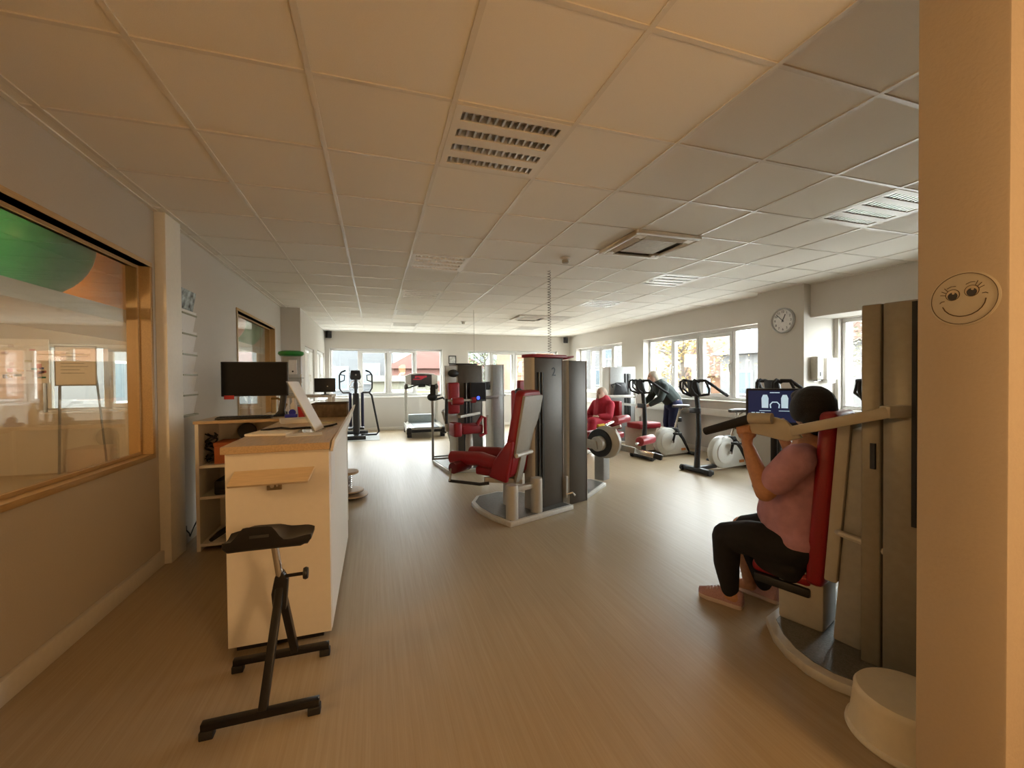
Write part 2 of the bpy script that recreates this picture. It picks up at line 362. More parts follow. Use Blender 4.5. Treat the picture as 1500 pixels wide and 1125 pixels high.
def ac_unit(cell, label):
    t = thing('air_conditioner', label, 'air vent', (CX0+TS*(cell[0]+.5), CY0+TS*(cell[1]+.5), ZC), group='ceiling air conditioners')
    f = MB(); dm = M('vent_dark', (.16, .15, .13), .7); wm = M('vent_white', (.82, .79, .72), .5, var=.06, scale=12)
    o, i, g = .345, .2, .27
    f.bb(-o, o, -o, -g-.03, -.035, 0).bb(-o, o, g+.03, o, -.035, 0).bb(-o, -g-.03, -g-.03, g+.03, -.035, 0).bb(g+.03, o, -g-.03, g+.03, -.035, 0)
    f.bb(-i-.02, i+.02, -i-.02, i+.02, -.02, 0)
    for sx in (-1, 1):
        for sy in (-1, 1): f.box((sx*.26, sy*.26, -.02), (.09, .09, .035))
    f.build('housing', wm, t, bevel=.006, seg=1)
    MB().bb(-.31, .31, -.31, .31, -.008, .012).build('duct', dm, t)
    for k in range(4):
        a = k*math.pi/2; m = Matrix.Rotation(a, 3, 'Z')
        MB().box(m@Vector((0, .268, -.03)), (.42, .07, .008), rot=m@Matrix.Rotation(R(28), 3, 'X')).build('air_flap', M('flap_grey', (.6, .56, .49), .5), t)
    for k in range(15): MB().box((0, -.182+.026*k, -.027), (.37, .019, .012)).build('grille_slat', M('grille', (.62, .58, .5), .5), t)
    return t
ac_unit(ACS[0], 'large square ceiling air vent unit nearest the camera'); ac_unit(ACS[1], 'smaller looking square air vent far down the ceiling')
def detector(x, y, label):
    t = thing('smoke_detector', label, 'smoke detector', (x, y, ZC-.003), group='smoke detectors')
    MB().lathe([(.055, 0), (.055, -.02), (.045, -.025)]).build('base', white, t)
    MB().lathe([(.036, -.025), (.038, -.05), (.028, -.06), (.0, -.062)]).build('sensor_head', M('detector_grey', (.5, .48, .43), .5), t)
detector(1.98, 4.2, 'round smoke detector between the near vent and the coiled cord'); detector(1.92, 9.5, 'small dark smoke detector far down the ceiling')
def hanging_cord(x, y, z1, r, label, coil):
    pts = []; n = 34
    if coil:
        for k in range(n*8+1):
            a = 2*math.pi*k/8; pts.append((r*math.cos(a), r*math.sin(a), (ZC-z1)*(1-k/(n*8))))
    else: pts = [(0, 0, ZC-z1), (0, 0, 0)]
    o = MB().tube(pts, .003, 5).build('hanging_cord', M('cord_grey', (.16, .14, .12), .5), None); o.location = (x, y, z1)
    tag(o, label, 'cord')
hanging_cord(2.02, 4.75, 1.66, .02, 'coiled grey cord hanging from the ceiling to the tall centre tower', True)
hanging_cord(1.8, 7.9, 1.6, 0, 'thin straight cord hanging from the far ceiling over the screen tower', False)

# ------------------------------------------------------------------ reception counter
t = thing('reception_counter', 'cream and oak reception counter with power outlet on its end', 'counter', (-.49, 2.49, 0))
L = 1.95
b = MB(); b.bb(-.245, .245, .0, .03, .045, 1.045); b.build('end_panel', cream, t, bevel=.002, seg=1)
MB().bb(.222, .247, .03, 1.45, .045, 1.045).build('side_panel', cream, t, bevel=.002, seg=1)
MB().bb(-.245, -.22, .03, L, .045, 1.045).build('inner_panel', cream, t)
MB().bb(-.22, .222, L-.03, L, .045, 1.045).build('far_panel', cream, t)
MB().bb(-.22, .2, .05, L-.05, .0, .045).build('plinth', black, t)
MB().bb(-.26, .25, -.02, L+.02, 1.045, 1.083).build('worktop', oaky, t, bevel=.002, seg=1)
MB().prism([(.25, -.0, 1.03), (.25, 1.62, 1.03), (.30, 1.62, 1.19), (.262, -.0, 1.09)], (.014, 0, 0)).build('edge_panel', cream, t)
lg = MB(); lg.prism([(-.2, -.0, .945), (.175, -.0, .945), (.15, -.075, .885), (-.215, -.075, .885)], (0, -.012, .012))  .build('slanted_ledge', M('pale_oak', (.64, .5, .32), .42, var=.08, scale=9, stretch=(1, 14, 14)), t, bevel=.002, seg=1)
op = MB().bb(-.055, .015, -.012, 0, .845, .892).build('outlet_plate', M('brushed_bronze', (.3, .23, .14), .35, metal=.7), t, bevel=.003)
MB().cyl((-.03, -.016, .868), (-.03, -.012, .868), .011).cyl((-.006, -.016, .868), (-.006, -.012, .868), .006).build('socket', chrome, op)
sp = MB().bb(.2475, .249, .06, .28, .78, 1.03).build('notice_sheet', paper, t)
# return unit with open shelves
t = thing('shelf_unit', 'open cream shelf unit with oak top beside the wall', 'shelf', (-1.1, 4.12, 0))
x0, x1, d = -.325, .345, .5
MB().bb(x0-.01, x1, -.01, d+.02, 1.06, 1.085).build('oak_top', oak, t, bevel=.002, seg=1)
MB().bb(x0, x0+.025, 0, d, 0, 1.06).build('side_panel', cream, t); MB().bb(x1-.025, x1, 0, d, 0, 1.06).build('side_panel', cream, t)
MB().bb(x0+.025, x1-.025, d-.015, d, 0, 1.06).build('back_panel', cream, t)
for z in (.035, .43, .69): MB().bb(x0+.025, x1-.025, .01, d-.015, z, z+.022).build('shelf_board', cream, t)
def single(name, mb, mat, label, cat, loc=(0, 0, 0), rz=0, group=None, bevel=0, **k):
    o = mb.build(name, mat, None, bevel=bevel, **k); o.location = loc; o.rotation_euler = (0, 0, rz); return tag(o, label, cat, group)
# things in the shelves
t = thing('storage_box', 'orange brown box on the upper shelf of the cream unit', 'box', (-1.2, 4.3, .712)); om = M('terracotta_card', (.42, .12, .035), .7)
MB().bb(-.11, .16, -.12, .12, 0, .15).build('box_body', om, t, bevel=.003); MB().bb(-.115, .165, -.125, .125, .15, .18).build('lid', om, t, bevel=.003)
t = thing('cable_bundle', 'tangled black cables on the upper shelf beside the orange box', 'cables', (-1.355, 4.27, .712))
for k in range(6):
    pts = []; ph = random.random()*6
    for q in range(15):
        a = q*.8+ph; pts.append((.035*math.cos(a)+random.uniform(-.008, .008), .05*math.sin(a)+random.uniform(-.02, .02), .012+q*.017))
    MB().tube(pts, .006, 6).build('cable', rubber, t)
t = thing('printer', 'black device on the middle shelf of the cream unit', 'device', (-1.15, 4.3, .452))
MB().bb(-.16, .17, -.14, .13, 0, .12).build('body', black, t, bevel=.012); MB().bb(-.14, .15, -.155, -.14, .02, .045).build('tray', rubber, t); MB().bb(-.1, .1, -.02, .1, .12, .15).build('lid', black, t, bevel=.01)
t = thing('binder', 'black slanted folder leaning on the bottom shelf', 'folder', (-1.24, 4.27, .057))
MB().box((0, 0, .075), (.26, .2, .03), rot=Matrix.Rotation(R(-32), 3, 'Y')).build('cover', black, t, bevel=.004); MB().box((.006, .002, .066), (.24, .19, .018), rot=Matrix.Rotation(R(-32), 3, 'Y')).build('pages', paper, t)
t = thing('shoe_bag', 'dark crumpled bag at the right end of the bottom shelf', 'bag', (-.98, 4.3, .057))
MB().ball((0, 0, .1), (.1, .14, .1)).build('bag_body', M('dark_cloth', (.03, .025, .025), .9, bump=.5), t); MB().tube([(-.05, -.05, .17), (-.03, -.05, .23), (.03, -.05, .23), (.05, -.05, .17)], .008, 6).build('strap', rubber, t)
t = thing('desk_fan', 'dark curved device standing behind the orange box', 'device', (-1.14, 4.5, .712))
MB().lathe([(.05, 0), (.05, .01), (.018, .02), (.014, .16)]).build('stand', black, t); MB().lathe([(.0, -.02), (.075, -.015), (.08, 0), (.075, .015), (0, .02)], (0, 0, .235), axis='y').build('head', black, t)

# on the counter
t = thing('monitor', 'large black computer monitor with a red note on its lower edge', 'monitor', (-1.05, 4.42, 1.085), R(-4))
scr = MB().bb(-.275, .275, -.012, .02, .19, .505).build('screen_housing', black, t, bevel=.004)
MB().bb(-.265, .265, -.0135, -.012, .2, .495).build('screen', M('dark_screen', (.004, .004, .005), .5, spec=.2), scr)
MB().bb(-.25, -.17, -.016, -.013, .165, .2).build('red_note', M('red_card', (.5, .03, .02), .6), scr)
MB().prism([(.14, .02, .0), (.24, .02, .0), (.23, .02, .05), (.25, .02, .2), (.27, .02, .3), (.22, .02, .3), (.2, .02, .18), (.18, .02, .05)], (0, .05, 0)).build('stand', black, t, bevel=.006)
MB().lathe([(.1, 0), (.1, .008), (.02, .018)], (.19, .03, 0)).build('stand_base', black, t)
t = thing('keyboard', 'black computer keyboard on the oak top under the monitor', 'keyboard', (-1.09, 4.24, 1.085), R(2))
MB().bb(-.21, .21, -.065, .065, .004, .018).build('case', black, t, bevel=.004)
ky = MB()
for r_ in range(5):
    for c_ in range(17): ky.bb(-.2+c_*.0236, -.18+c_*.0236, -.055+r_*.0225, -.036+r_*.0225, .018, .024)
tag(ky.build('keys', rubber, t), kind='stuff')
single('notepad', MB().bb(-.12, .12, -.09, .09, 0, .012), paper, 'white sheet pad lying at the front left of the counter', 'paper', (-.62, 2.98, 1.083), R(-12))
single('paper_sheet', MB().bb(-.1, .1, -.07, .07, 0, .004), paper, 'white sheet on the counter beneath the brochure stand', 'paper', (-.42, 2.86, 1.083), R(8))
single('paper_stack', MB().bb(-.12, .1, -.1, .1, 0, .03), paper, 'stack of pale papers further back on the counter beneath the monitor', 'paper', (-.6, 3.75, 1.083), R(15))
single('paper_slip', MB().bb(-.07, .07, -.05, .05, 0, .004), M('yellow_paper', (.75, .68, .4), .8), 'yellowish slip on the counter near the basket', 'paper', (-.38, 3.6, 1.083), R(-20))
single('cable', MB().tube([(-.72, 3.15, 1.09), (-.62, 3.25, 1.092), (-.55, 3.18, 1.09), (-.46, 3.22, 1.09), (-.36, 3.2, 1.09), (-.3, 3.32, 1.09), (-.27, 3.3, 1.1)], .007, 8), rubber, 'black cable snaking across the counter top', 'cable')
t = thing('brochure_stand', 'tilted clear stand with white leaflet on the counter', 'stand', (-.37, 3.05, 1.083), R(83))
MB().prism([(-.11, -.01, .0), (.11, -.01, .0), (.11, .15, .33), (-.11, .15, .33)], (0, .004, -.002)).build('holder', ACR, t)
MB().prism([(-.105, -.018, .01), (.105, -.018, .01), (.105, .14, .325), (-.105, .14, .325)], (0, .004, -.002)).build('leaflet', paper, t)
MB().bb(-.11, .11, -.03, .12, 0, .004).build('foot', ACR, t)
t = thing('wicker_basket', 'brown ribbed basket at the far end of the counter', 'basket', (-.4, 4.22, 1.083), R(0)); wk = M('wicker', (.2, .15, .1), .8, var=.3, bump=.4)
MB().bb(-.135, .145, -.1, .1, 0, .115).build('basket_body', M('wicker_dark', (.12, .09, .06), .9), t)
for k in range(24): MB().cyl((-.133+.012*k, -.104, .0), (-.133+.012*k, -.104, .118), .0045, n=6).build('rib', wk, t)
for k in range(15): MB().cyl((.149, -.095+.0136*k, .0), (.149, -.095+.0136*k, .118), .0045, n=6).build('rib', wk, t)
MB().tube([(-.14, -.105, .12), (.15, -.105, .12), (.15, .105, .12), (-.14, .105, .12)], .008, 8, True).build('rim', M('basket_rim', (.06, .045, .03), .7), t)
t = thing('cup', 'red cup on the counter beside the brochure stand', 'cup', (-.62, 4.12, 1.083)); MB().lathe([(.0, .003), (.028, .0), (.036, .1), (.034, .1), (.027, .006), (0, .006)]).build('cup_body', M('red_cup', (.45, .02, .03), .4), t)
MB().tube([(.034, 0, .085), (.06, 0, .075), (.06, 0, .04), (.032, 0, .03)], .005, 8).build('cup_handle', M('red_cup'), t)
t = thing('tape_dispenser', 'small blue desk item beside the monitor foot', 'desk item', (-.72, 4.2, 1.085)); MB().bb(-.05, .05, -.025, .025, 0, .03).build('base', M('blue_plastic', (.02, .03, .5), .4), t, bevel=.006); MB().lathe([(.02, -.012), (.028, -.012), (.028, .012), (.02, .012)], (.01, 0, .045), axis='y').build('roll', M('blue_plastic'), t)
t = thing('desk_bottle', 'white spray bottle beside the monitor stand', 'bottle', (-.73, 4.38, 1.085)); MB().lathe([(.0, 0), (.03, 0), (.03, .1), (.012, .13), (.012, .145)]).build('bottle_body', white, t); MB().lathe([(.015, .145), (.015, .165), (.0, .17)]).build('cap', white, t)
t = thing('desk_lamp_clamp', 'dark adjustable arm behind the monitor', 'arm', (-.85, 4.55, 1.085)); MB().lathe([(.04, 0), (.04, .03), (.015, .04)]).build('base', blackm, t); MB().tube([(0, 0, .03), (.03, 0, .1), (-.04, 0, .16), (-.1, .0, .16)], .011, 8).build('arm', M('brass_dark', (.25, .16, .05), .4, metal=.6), t)

# second desk behind with monitor
t = thing('high_table', 'pale narrow high table behind the wicker basket', 'table', (-.64, 5.98, 0))
MB().bb(-.42, .12, -.25, .3, 1.2, 1.225).build('table_top', M('pale_laminate', (.6, .53, .44), .5), t, bevel=.003)
for sx in (-.39, .09):
    for sy in (-.22, .27): MB().bb(sx-.02, sx+.02, sy-.02, sy+.02, 0, 1.2).build('leg', cream, t)
t = thing('monitor', 'small black monitor on the high table behind the basket', 'monitor', (-.62, 5.93, 1.225), R(3))
MB().bb(-.125, .125, -.01, .02, .035, .215).build('screen_housing', black, t, bevel=.005); MB().lathe([(.05, 0), (.05, .006), (.012, .012), (.01, .08)], (0, .03, 0)).build('stand', black, t)
MB().cyl((.03, -.0105, .11), (.03, -.012, .11), .008, n=12).build('logo_dot', silver, t)

# ------------------------------------------------------------------ perching stool
t = thing('perching_stool', 'black saddle seat perching stool in front of the counter', 'stool', (-.46, 2.16, 0), R(0))
def rail(y, name):
    b = MB(); b.beam((-.215, y, .048), (.215, y, .048), .032, .03); o = b.build(name, blackm, t, bevel=.003)
    for sx in (-.195, .195): MB().bb(sx-.025, sx+.025, y-.02, y+.02, 0, .034).build('foot', rubber, o, bevel=.004)
rail(-.2, 'front_rail'); rail(.2, 'rear_rail')
MB().beam((-.0, -.2, .05), (.03, .02, .47), .034, .034, (1, 0, 0)).build('front_leg', blackm, t, bevel=.004)
MB().beam((.055, .2, .05), (.03, .02, .47), .034, .034, (1, 0, 0)).build('rear_leg', blackm, t, bevel=.004)
br = MB().prism([(.0, -.0, .36), (.055, -.0, .36), (.065, -.0, .5), (.04, -.0, .545), (.01, -.0, .52), (-.006, 0, .44)], (0, .04, 0)).build('joint_bracket', blackm, t, bevel=.008)
MB().cyl((.03, .02, .5), (.012, -.03, .73), .016, n=16).build('seat_post', chrome, t)
kn = MB().cyl((.05, .01, .515), (.13, .0, .52), .008, n=10).build('clamp_screw', blackm, t); MB().lathe([(.0, 0), (.024, .002), (.028, .012), (.024, .022), (0, .024)], (.128, .0, .52), axis='x').build('clamp_knob', black, kn)
# saddle seat: swept curved shell with a raised hump at the back
st = MB(); nx, ny = 22, 10; vs = []; fs = []
def seatz(u, v):   # u -1..1 across, v 0..1 from the raised back edge forward
    sm = lambda a, b, x: (lambda q: q*q*(3-2*q))(min(1, max(0, (x-a)/(b-a))))
    hump = sm(-.85, -.5, u)*(1-sm(.05, .38, u)); wing = sm(.45, 1, u)
    return .722-.008*u+(.062*hump*(1-.75*v)+.016*wing)*(1-.3*v)-.012*math.sin(math.pi*v)
for side in (0, 1):
    for i in range(nx+1):
        u = -1+2*i/nx; w = .165*(1-.35*abs(u)**4)
        for j in range(ny+1):
            v = j/ny; edge = min(1, (1-abs(u))*7, v*6+.05, (1-v)*6+.05); z = seatz(u, v)
            vs.append((u*.172+.005, -.09+w*v*1.15, z if side == 0 else .714-.002*u-.03*edge**.5-(.012 if u < .8 else .004)))
n1 = (nx+1)*(ny+1)
for i in range(nx):
    for j in range(ny):
        a = i*(ny+1)+j; fs += [(a, a+ny+1, a+ny+2, a+1), (n1+a, n1+a+1, n1+a+ny+2, n1+a+ny+1)]
for i in range(nx):
    a = i*(ny+1); fs += [(a, n1+a, n1+a+ny+1, a+ny+1)]; a += ny; fs += [(a, a+ny+1, n1+a+ny+1, n1+a)]
for j in range(ny):
    fs += [(j, j+1, n1+j+1, n1+j)]; a = nx*(ny+1)+j; fs += [(a, n1+a, n1+a+1, a+1)]
st.add(vs, fs); so = st.build('saddle_seat', M('black_pu_foam', (.011, .011, .012), .42, var=.15), t, sharp=60)
MB().bb(-.065, .01, -.0925, -.088, .738, .75).build('maker_strip', M('dark_grey_print', (.05, .05, .05), .4), so)

# ------------------------------------------------------------------ left wall things
t = thing('leaflet_rack', 'wall rack of six tilted leaflet pockets beside the white post', 'rack', (XL, 4.4, 0))
MB().bb(0, .012, -.155, .15, 1.14, 2.2).build('back_strip', M('rack_clear', (.6, .6, .55), .3), t)
for k in range(6):
    z = 2.01-.177*k
    p = MB().prism([(.02, -.15, z), (.02, .15, z), (.055, .15, z+.2), (.055, -.15, z+.2)], (.003, 0, 0)).build('leaflet', paper if k else M('landscape_print', (.3, .36, .38), .6, var=.9, scale=14), t)
    MB().bb(.012, .06, -.155, .155, z-.014, z).build('pocket_shelf', M('pocket_green', (.25, .26, .17), .4), t)
# cables and socket at the base of the post
t = thing('wall_socket', 'white socket with dark plug at the foot of the white post', 'socket', (XL, 4.27, .16)); MB().bb(0, .012, -.04, .04, -.04, .04).build('plate', white, t, bevel=.003); MB().bb(.012, .05, -.02, .02, -.02, .02).build('plug', black, t, bevel=.004)
MB().tube([(.04, 0, 0), (.06, .03, -.05), (.04, .1, -.1), (.03, .2, -.06), (.04, .28, .0)], .005, 6).build('cord', rubber, t)
# side room: high ball shelf, balls, board, poster
t = thing('ball_shelf', 'white high shelf carrying exercise balls behind the interior glass', 'shelf', (-2.3, 5.2, 1.94))
MB().bb(-.62, .44, -4.3, 3.1, -.03, 0).build('shelf_board', wallw, t); MB().bb(.44, .48, -4.3, 3.1, -.07, .03).build('edge_rail', wallw, t)
for y in (-3.6, -1.2, 1.2, 2.9): MB().bb(-.6, -.57, y-.015, y+.015, -1.94, 0).build('support_post', greym, t)
def gymball(x, y, r, col, label):
    t = thing('exercise_ball', label, 'ball', (x, y, 1.941), group='exercise balls on the high shelf'); mm = M('ball_'+label[:10].replace(' ', '_'), col, .3, var=.05, scale=5)
    MB().ball((0, 0, r), r, 40).build('ball_skin', mm, t); 
    MB().lathe([(.0, .004), (.012, .003), (.012, 0)], (r*.99, 0, r), axis='x', n=12).build('valve_plug', mm, t)
gymball(-2.12, 3.42, .38, (.01, .28, .12), 'large green exercise ball behind the near interior window')
gymball(-2.55, 4.95, .38, (.8, .36, .01), 'orange exercise ball behind the near interior window')
gymball(-2.08, 7.85, .34, (.08, .4, .2), 'pale green exercise ball behind the far interior window')
gymball(-2.1, 6.95, .34, (.7, .2, .12), 'coral exercise ball at the left edge of the far interior window')
t = thing('whiteboard', 'framed whiteboard with writing lines behind the near interior glass', 'whiteboard', (-4.35, 8.2, 0))
MB().bb(-.24, .24, -.01, .01, 1.38, 1.95).build('board', paper, t); MB().bb(-.255, .255, -.014, .0, 1.36, 1.38).bb(-.255, .255, -.014, 0, 1.95, 1.97).bb(-.255, -.24, -.014, 0, 1.38, 1.95).bb(.24, .255, -.014, 0, 1.38, 1.95).build('frame', greym, t)
for k in range(7): MB().bb(-.18, .1+.06*math.sin(k*2.1), -.0115, -.01, 1.85-.05*k, 1.858-.05*k).build('writing_line', M('marker_grey', (.3, .3, .32), .6), t)
for sx in (-.2, .2): MB().beam((sx, .02, 1.9), (sx*1.5, .12, 0), .03, .02).build('easel_leg', greym, t)
t = thing('poster', 'colourful poster with patches behind the near interior glass', 'poster', (-5.1, 8.44, 1.75))
MB().bb(-.3, .3, -.02, 0, -.35, .33).build('sheet', paper, t)
pc = [(.05, .2, .15), (.1, .12, .35), (.7, .3, .3), (.5, .4, .1), (.2, .35, .3), (.6, .5, .45)]
for k in range(22):
    x, z = random.uniform(-.26, .2), random.uniform(-.3, .24); c = random.choice(pc)
    MB().bb(x, x+random.uniform(.04, .1), -.022, -.02, z, z+random.uniform(.02, .07)).build('print_patch', M('print_%d' % pc.index(c), c, .6), t)

# ------------------------------------------------------------------ tower helper for the training machines
def tower(t, x0, x1, y0, y1, h, number=None, slot=None, mat=None, base=.0, edge=silver, cap=None):
    m_ = mat or taupe; r = .028
    body = MB(); body.bb(x0+r, x1-r, y0, y1, base, h)
    bo = body.build('tower_body', m_, t, bevel=.01)
    for x in (x0+r, x1-r):
        e = MB(); n = 10; sgn = -1 if x < (x0+x1)/2 else 1; pts = [(x, y0-.006, base)]
        for k in range(n+1): a = -math.pi/2+math.pi*k/n; pts.append((x+sgn*r*math.cos(a)*1.0, (y0+y1)/2+((y1-y0)/2+.006)*math.sin(a)**3 if False else ((y0-.006) if k == 0 else (y1+.006) if k == n else (y0+r if k < n/2 else y1-r)+r*math.sin(a)), base))
        pts.append((x, y1+.006, base)); e.prism(pts, (0, 0, h-base)); e.build('edge_column', edge, t, sharp=50)
    if slot:
        sx, sw, z0, z1 = slot
        so = MB().bb(sx-sw/2, sx+sw/2, y0-.003, y0, z0, z1).build('weight_slot', M('slot_black', (.006, .006, .006), .6), bo)
        for dx in (-sw*.22, sw*.22): MB().cyl((sx+dx, y0-.01, z0), (sx+dx, y0-.01, z1), .006, n=8).build('guide_rod', M('rod_dark', (.2, .2, .19), .3, metal=1), bo)
    if number: text_part(number, .13, M('number_black', (.01, .01, .01), .5), bo, facing((x1-.16, y0-.0015, h-.15), (0, -1, 0)), 'number')
    if cap: MB().prism([(x0-.02, y0-.03, h+.002), (x1+.02, y0-.03, h+.002), (x1+.02, y1, h+.002), (x0-.02, y1, h+.002)], (0, 0, .035)).build('top_cap', cap, t, bevel=.012)
    return bo
def base_plate(t, poly, h=.05, inset=.045):
    MB().prism([(x, y, 0) for x, y in poly], (0, 0, h)).build('base_frame', M('base_silver', (.6, .58, .53), .38, metal=.2), t, bevel=.008)
    cx = sum(p[0] for p in poly)/len(poly); cy = sum(p[1] for p in poly)/len(poly); q = []
    for x, y in poly:
        d = math.hypot(x-cx, y-cy); k = (d-inset)/d; q.append((cx+(x-cx)*k, cy+(y-cy)*k, h))
    MB().prism(q, (0, 0, .004)).build('tread_plate', platem, t)

# machine 2: leg curl in the middle of the room
t = thing('leg_machine', 'red seat leg training machine with tower numbered 2', 'gym machine', (1.97, 4.23, 0), R(21))
base_plate(t, [(-.87, -.13), (0, -.13), (.0, .3), (-.08, .65), (-.3, .85), (-.6, .85), (-.78, .68), (-.86, .45), (-.89, .15)])
tower(t, -.47, 0, .0, .15, 1.63, '2', (-.36, .1, .25, 1.48), base=.05, cap=redv)
A = frame(-.65, 0, 0, 0)
Sm = Matrix.Rotation(R(-21), 4, 'Z') @ frame(1.417-1.97, 4.06-4.23, 0, R(40))   # seat frame: x right, y forward
lean = Matrix.Rotation(R(11), 4, 'X')
def seatM(z=0, l=True): return Sm @ Matrix.Translation((0, 0, z)) @ (lean if l else Matrix.Identity(4))
MB(seatM(.66)).bb(-.185, .185, -.035, -.005, 0, .6).build('back_shell', M('shell_grey', (.36, .35, .31), .5, var=.03), t, bevel=.008)
MB(seatM(.6)).prism([(-.19, 0, -.16), (.19, 0, -.16), (.2, 0, .2), (.19, 0, .66), (.15, 0, .7), (-.15, 0, .7), (-.19, 0, .66), (-.2, 0, .2)], (0, .1, 0)).build('backrest', redv, t, bevel=.025, seg=3)
for s_ in (-1, 1): MB(seatM(.5)).prism([(s_*.19, .02, -.12), (s_*.19, .24, -.12), (s_*.19, .2, .08), (s_*.19, .08, .3), (s_*.19, .02, .3)], (s_*.055, 0, 0)).build('side_bolster', redv, t, bevel=.02, seg=3)
MB(seatM(.42, 0)).bb(-.2, .2, .05, .46, 0, .09).build('seat', redv, t, bevel=.03, seg=3)
MB(seatM(0, 0)).beam((0, -.02, .68), (-.03, .04, .36), .11, .03, (0, 1, 0)).build('seat_strut', M('shell_grey'), t, bevel=.006)
MB(seatM(.66)).cyl((-.2, -.05, .01), (.2, -.05, .01), .022, n=14).build('grab_bar', silver, t)
for s_ in (-1, 1):
    MB(seatM(0, 0)).tube([(s_*.17, .2, .55), (s_*.17, .4, .585), (s_*.17, .78, .57)], [.07, .075, .07], 14).build('leg_pad', redv, t, sharp=60)
MB(seatM(0, 0)).cyl((-.36, .62, .5), (-.1, .62, .5), .06, n=18).build('shin_roller', M('dark_red_vinyl', (.13, .006, .01), .45), t, bevel=.01)
MB(seatM(0, 0)).tube([(-.34, .66, .45), (-.34, .68, .36), (-.33, .3, .37), (-.28, .22, .38)], .016, 10).build('foot_handle', M('black_grip', (.015, .013, .013), .6), t)
MB(seatM(0, 0)).cyl((-.36, .64, .5), (-.345, .67, .36), .012, n=10).build('handle_link', chrome, t)
MB(seatM(0, 0)).beam((-.25, .3, .4), (.02, .02, .36), .05, .05).build('lever_arm', silver, t, bevel=.008)
for p, hh in (((-.79, -.05), .34), ((-.46, -.04), .36)):
    MB(frame(p[0], p[1], .05, 0)).lathe([(.062, 0), (.062, hh-.03), (.058, hh-.01), (.0, hh)]).build('seat_column', silver, t)
MB().bb(-.75, -.46, -.06, .02, .3, .35).build('cross_beam', silver, t, bevel=.01)
MB(frame(-.5, .35, .05, 0)).lathe([(.075, 0), (.07, .34), (.0, .36)]).build('rear_column', silver, t)
MB().tube([(.0, -.02, .14), (.05, -.06, .16), (.1, -.05, .12)], .014, 8).build('cable_hook', chrome, t)
MB().bb(-.012, .02, -.03, .0, .1, .34).build('cable_cover', silver, t, bevel=.004)

# machine 1: tower with cam wheel and rollers, right beside it
t = thing('leg_machine', 'dark tower training machine with black cam wheel and pink rollers', 'gym machine', (1.99, 4.24, 0), R(21))
tower(t, .02, .37, .0, .5, 1.61, base=.0)
MB().prism([(.02, .0, 1.62), (.14, .0, 1.645), (.14, .4, 1.645), (.02, .4, 1.62)], (0, .0, .02)).build('top_cap', redv, t, bevel=.006)
base_plate(t, [(.37, .02), (1.02, .26), (1.05, .5), (.9, .8), (.37, .9)], .045)
Wm = Matrix.Rotation(R(-21), 4, 'Z') @ Matrix.Translation((2.62-1.99, 4.62-4.24, .61)) @ Matrix.Rotation(R(-62), 4, 'Z')  # axle along local y
MB(Wm).lathe([(.0, -.015), (.165, -.015), (.175, 0), (.165, .02), (0, .02)], axis='y', n=40).build('cam_wheel', black, t)
MB(Wm).lathe([(.0, -.1), (.085, -.1), (.09, -.09), (.09, -.01)], (.02, 0, 0), axis='y', n=30).build('wheel_hub', silver, t)
MB(Wm).lathe([(.10, .0), (.14, .02), (.2, .05), (.2, .1), (.1, .1)], (.05, .0, .01), axis='y', n=36).build('rear_pulley', silver, t)
ar = MB(Wm); ar.prism([(-.28, -.125, .03), (-.2, -.125, .065), (.03, -.125, .04), (.05, -.125, -.06), (-.05, -.125, -.06), (-.25, -.125, -.03)], (0, .025, 0)).build('crank_arm', M('crank_grey', (.4, .37, .32), .45), t, bevel=.008)
MB(Wm).lathe([(.0, -.145), (.05, -.145), (.055, -.13), (.055, -.1), (0, -.1)], (-.28, 0, .035), axis='y', n=24).build('crank_end', M('crank_grey'), t)
# lever with rollers going to the right (local x of wheel frame)
MB(Wm).beam((.08, .22, -.05), (.34, .26, -.09), .05, .07).build('lever_arm', greym, t, bevel=.006); MB(Wm).beam((.32, .26, -.088), (.58, .3, -.13), .045, .06).build('lever_extension', chrome, t, bevel=.006)
MB(Wm).beam((.56, .3, -.127), (.66, .31, -.145), .055, .065).build('lever_end_cap', black, t, bevel=.01)
MB(Wm).cyl((.38, .3, .02), (.38, .64, .02), .058, n=22).build('shin_roller', pinkv, t, bevel=.012); MB(Wm).cyl((.38, .22, .0), (.38, .34, .02), .016, n=10).build('roller_axle', chrome, t)
MB(Wm).cyl((.1, .2, .27), (.1, .52, .27), .052, n=22).build('thigh_roller', pinkv, t, bevel=.012); MB(Wm).cyl((.08, .02, .22), (.1, .24, .27), .016, n=10).build('roller_axle', chrome, t)
MB(Wm).beam((.02, .06, .14), (.24, .1, .22), .05, .035).build('knee_bracket', silver, t, bevel=.005); MB(Wm).beam((.16, .08, .2), (.22, .08, .06), .03, .03).build('knee_link', silver, t, bevel=.004)
MB(Wm).bb(-.5, -.05, .3, .72, -.02, .07).build('seat', redv, t, bevel=.03, seg=3)
MB(Wm).bb(-.35, -.2, .42, .57, -.58, -.02).build('seat_column', greym, t, bevel=.01)

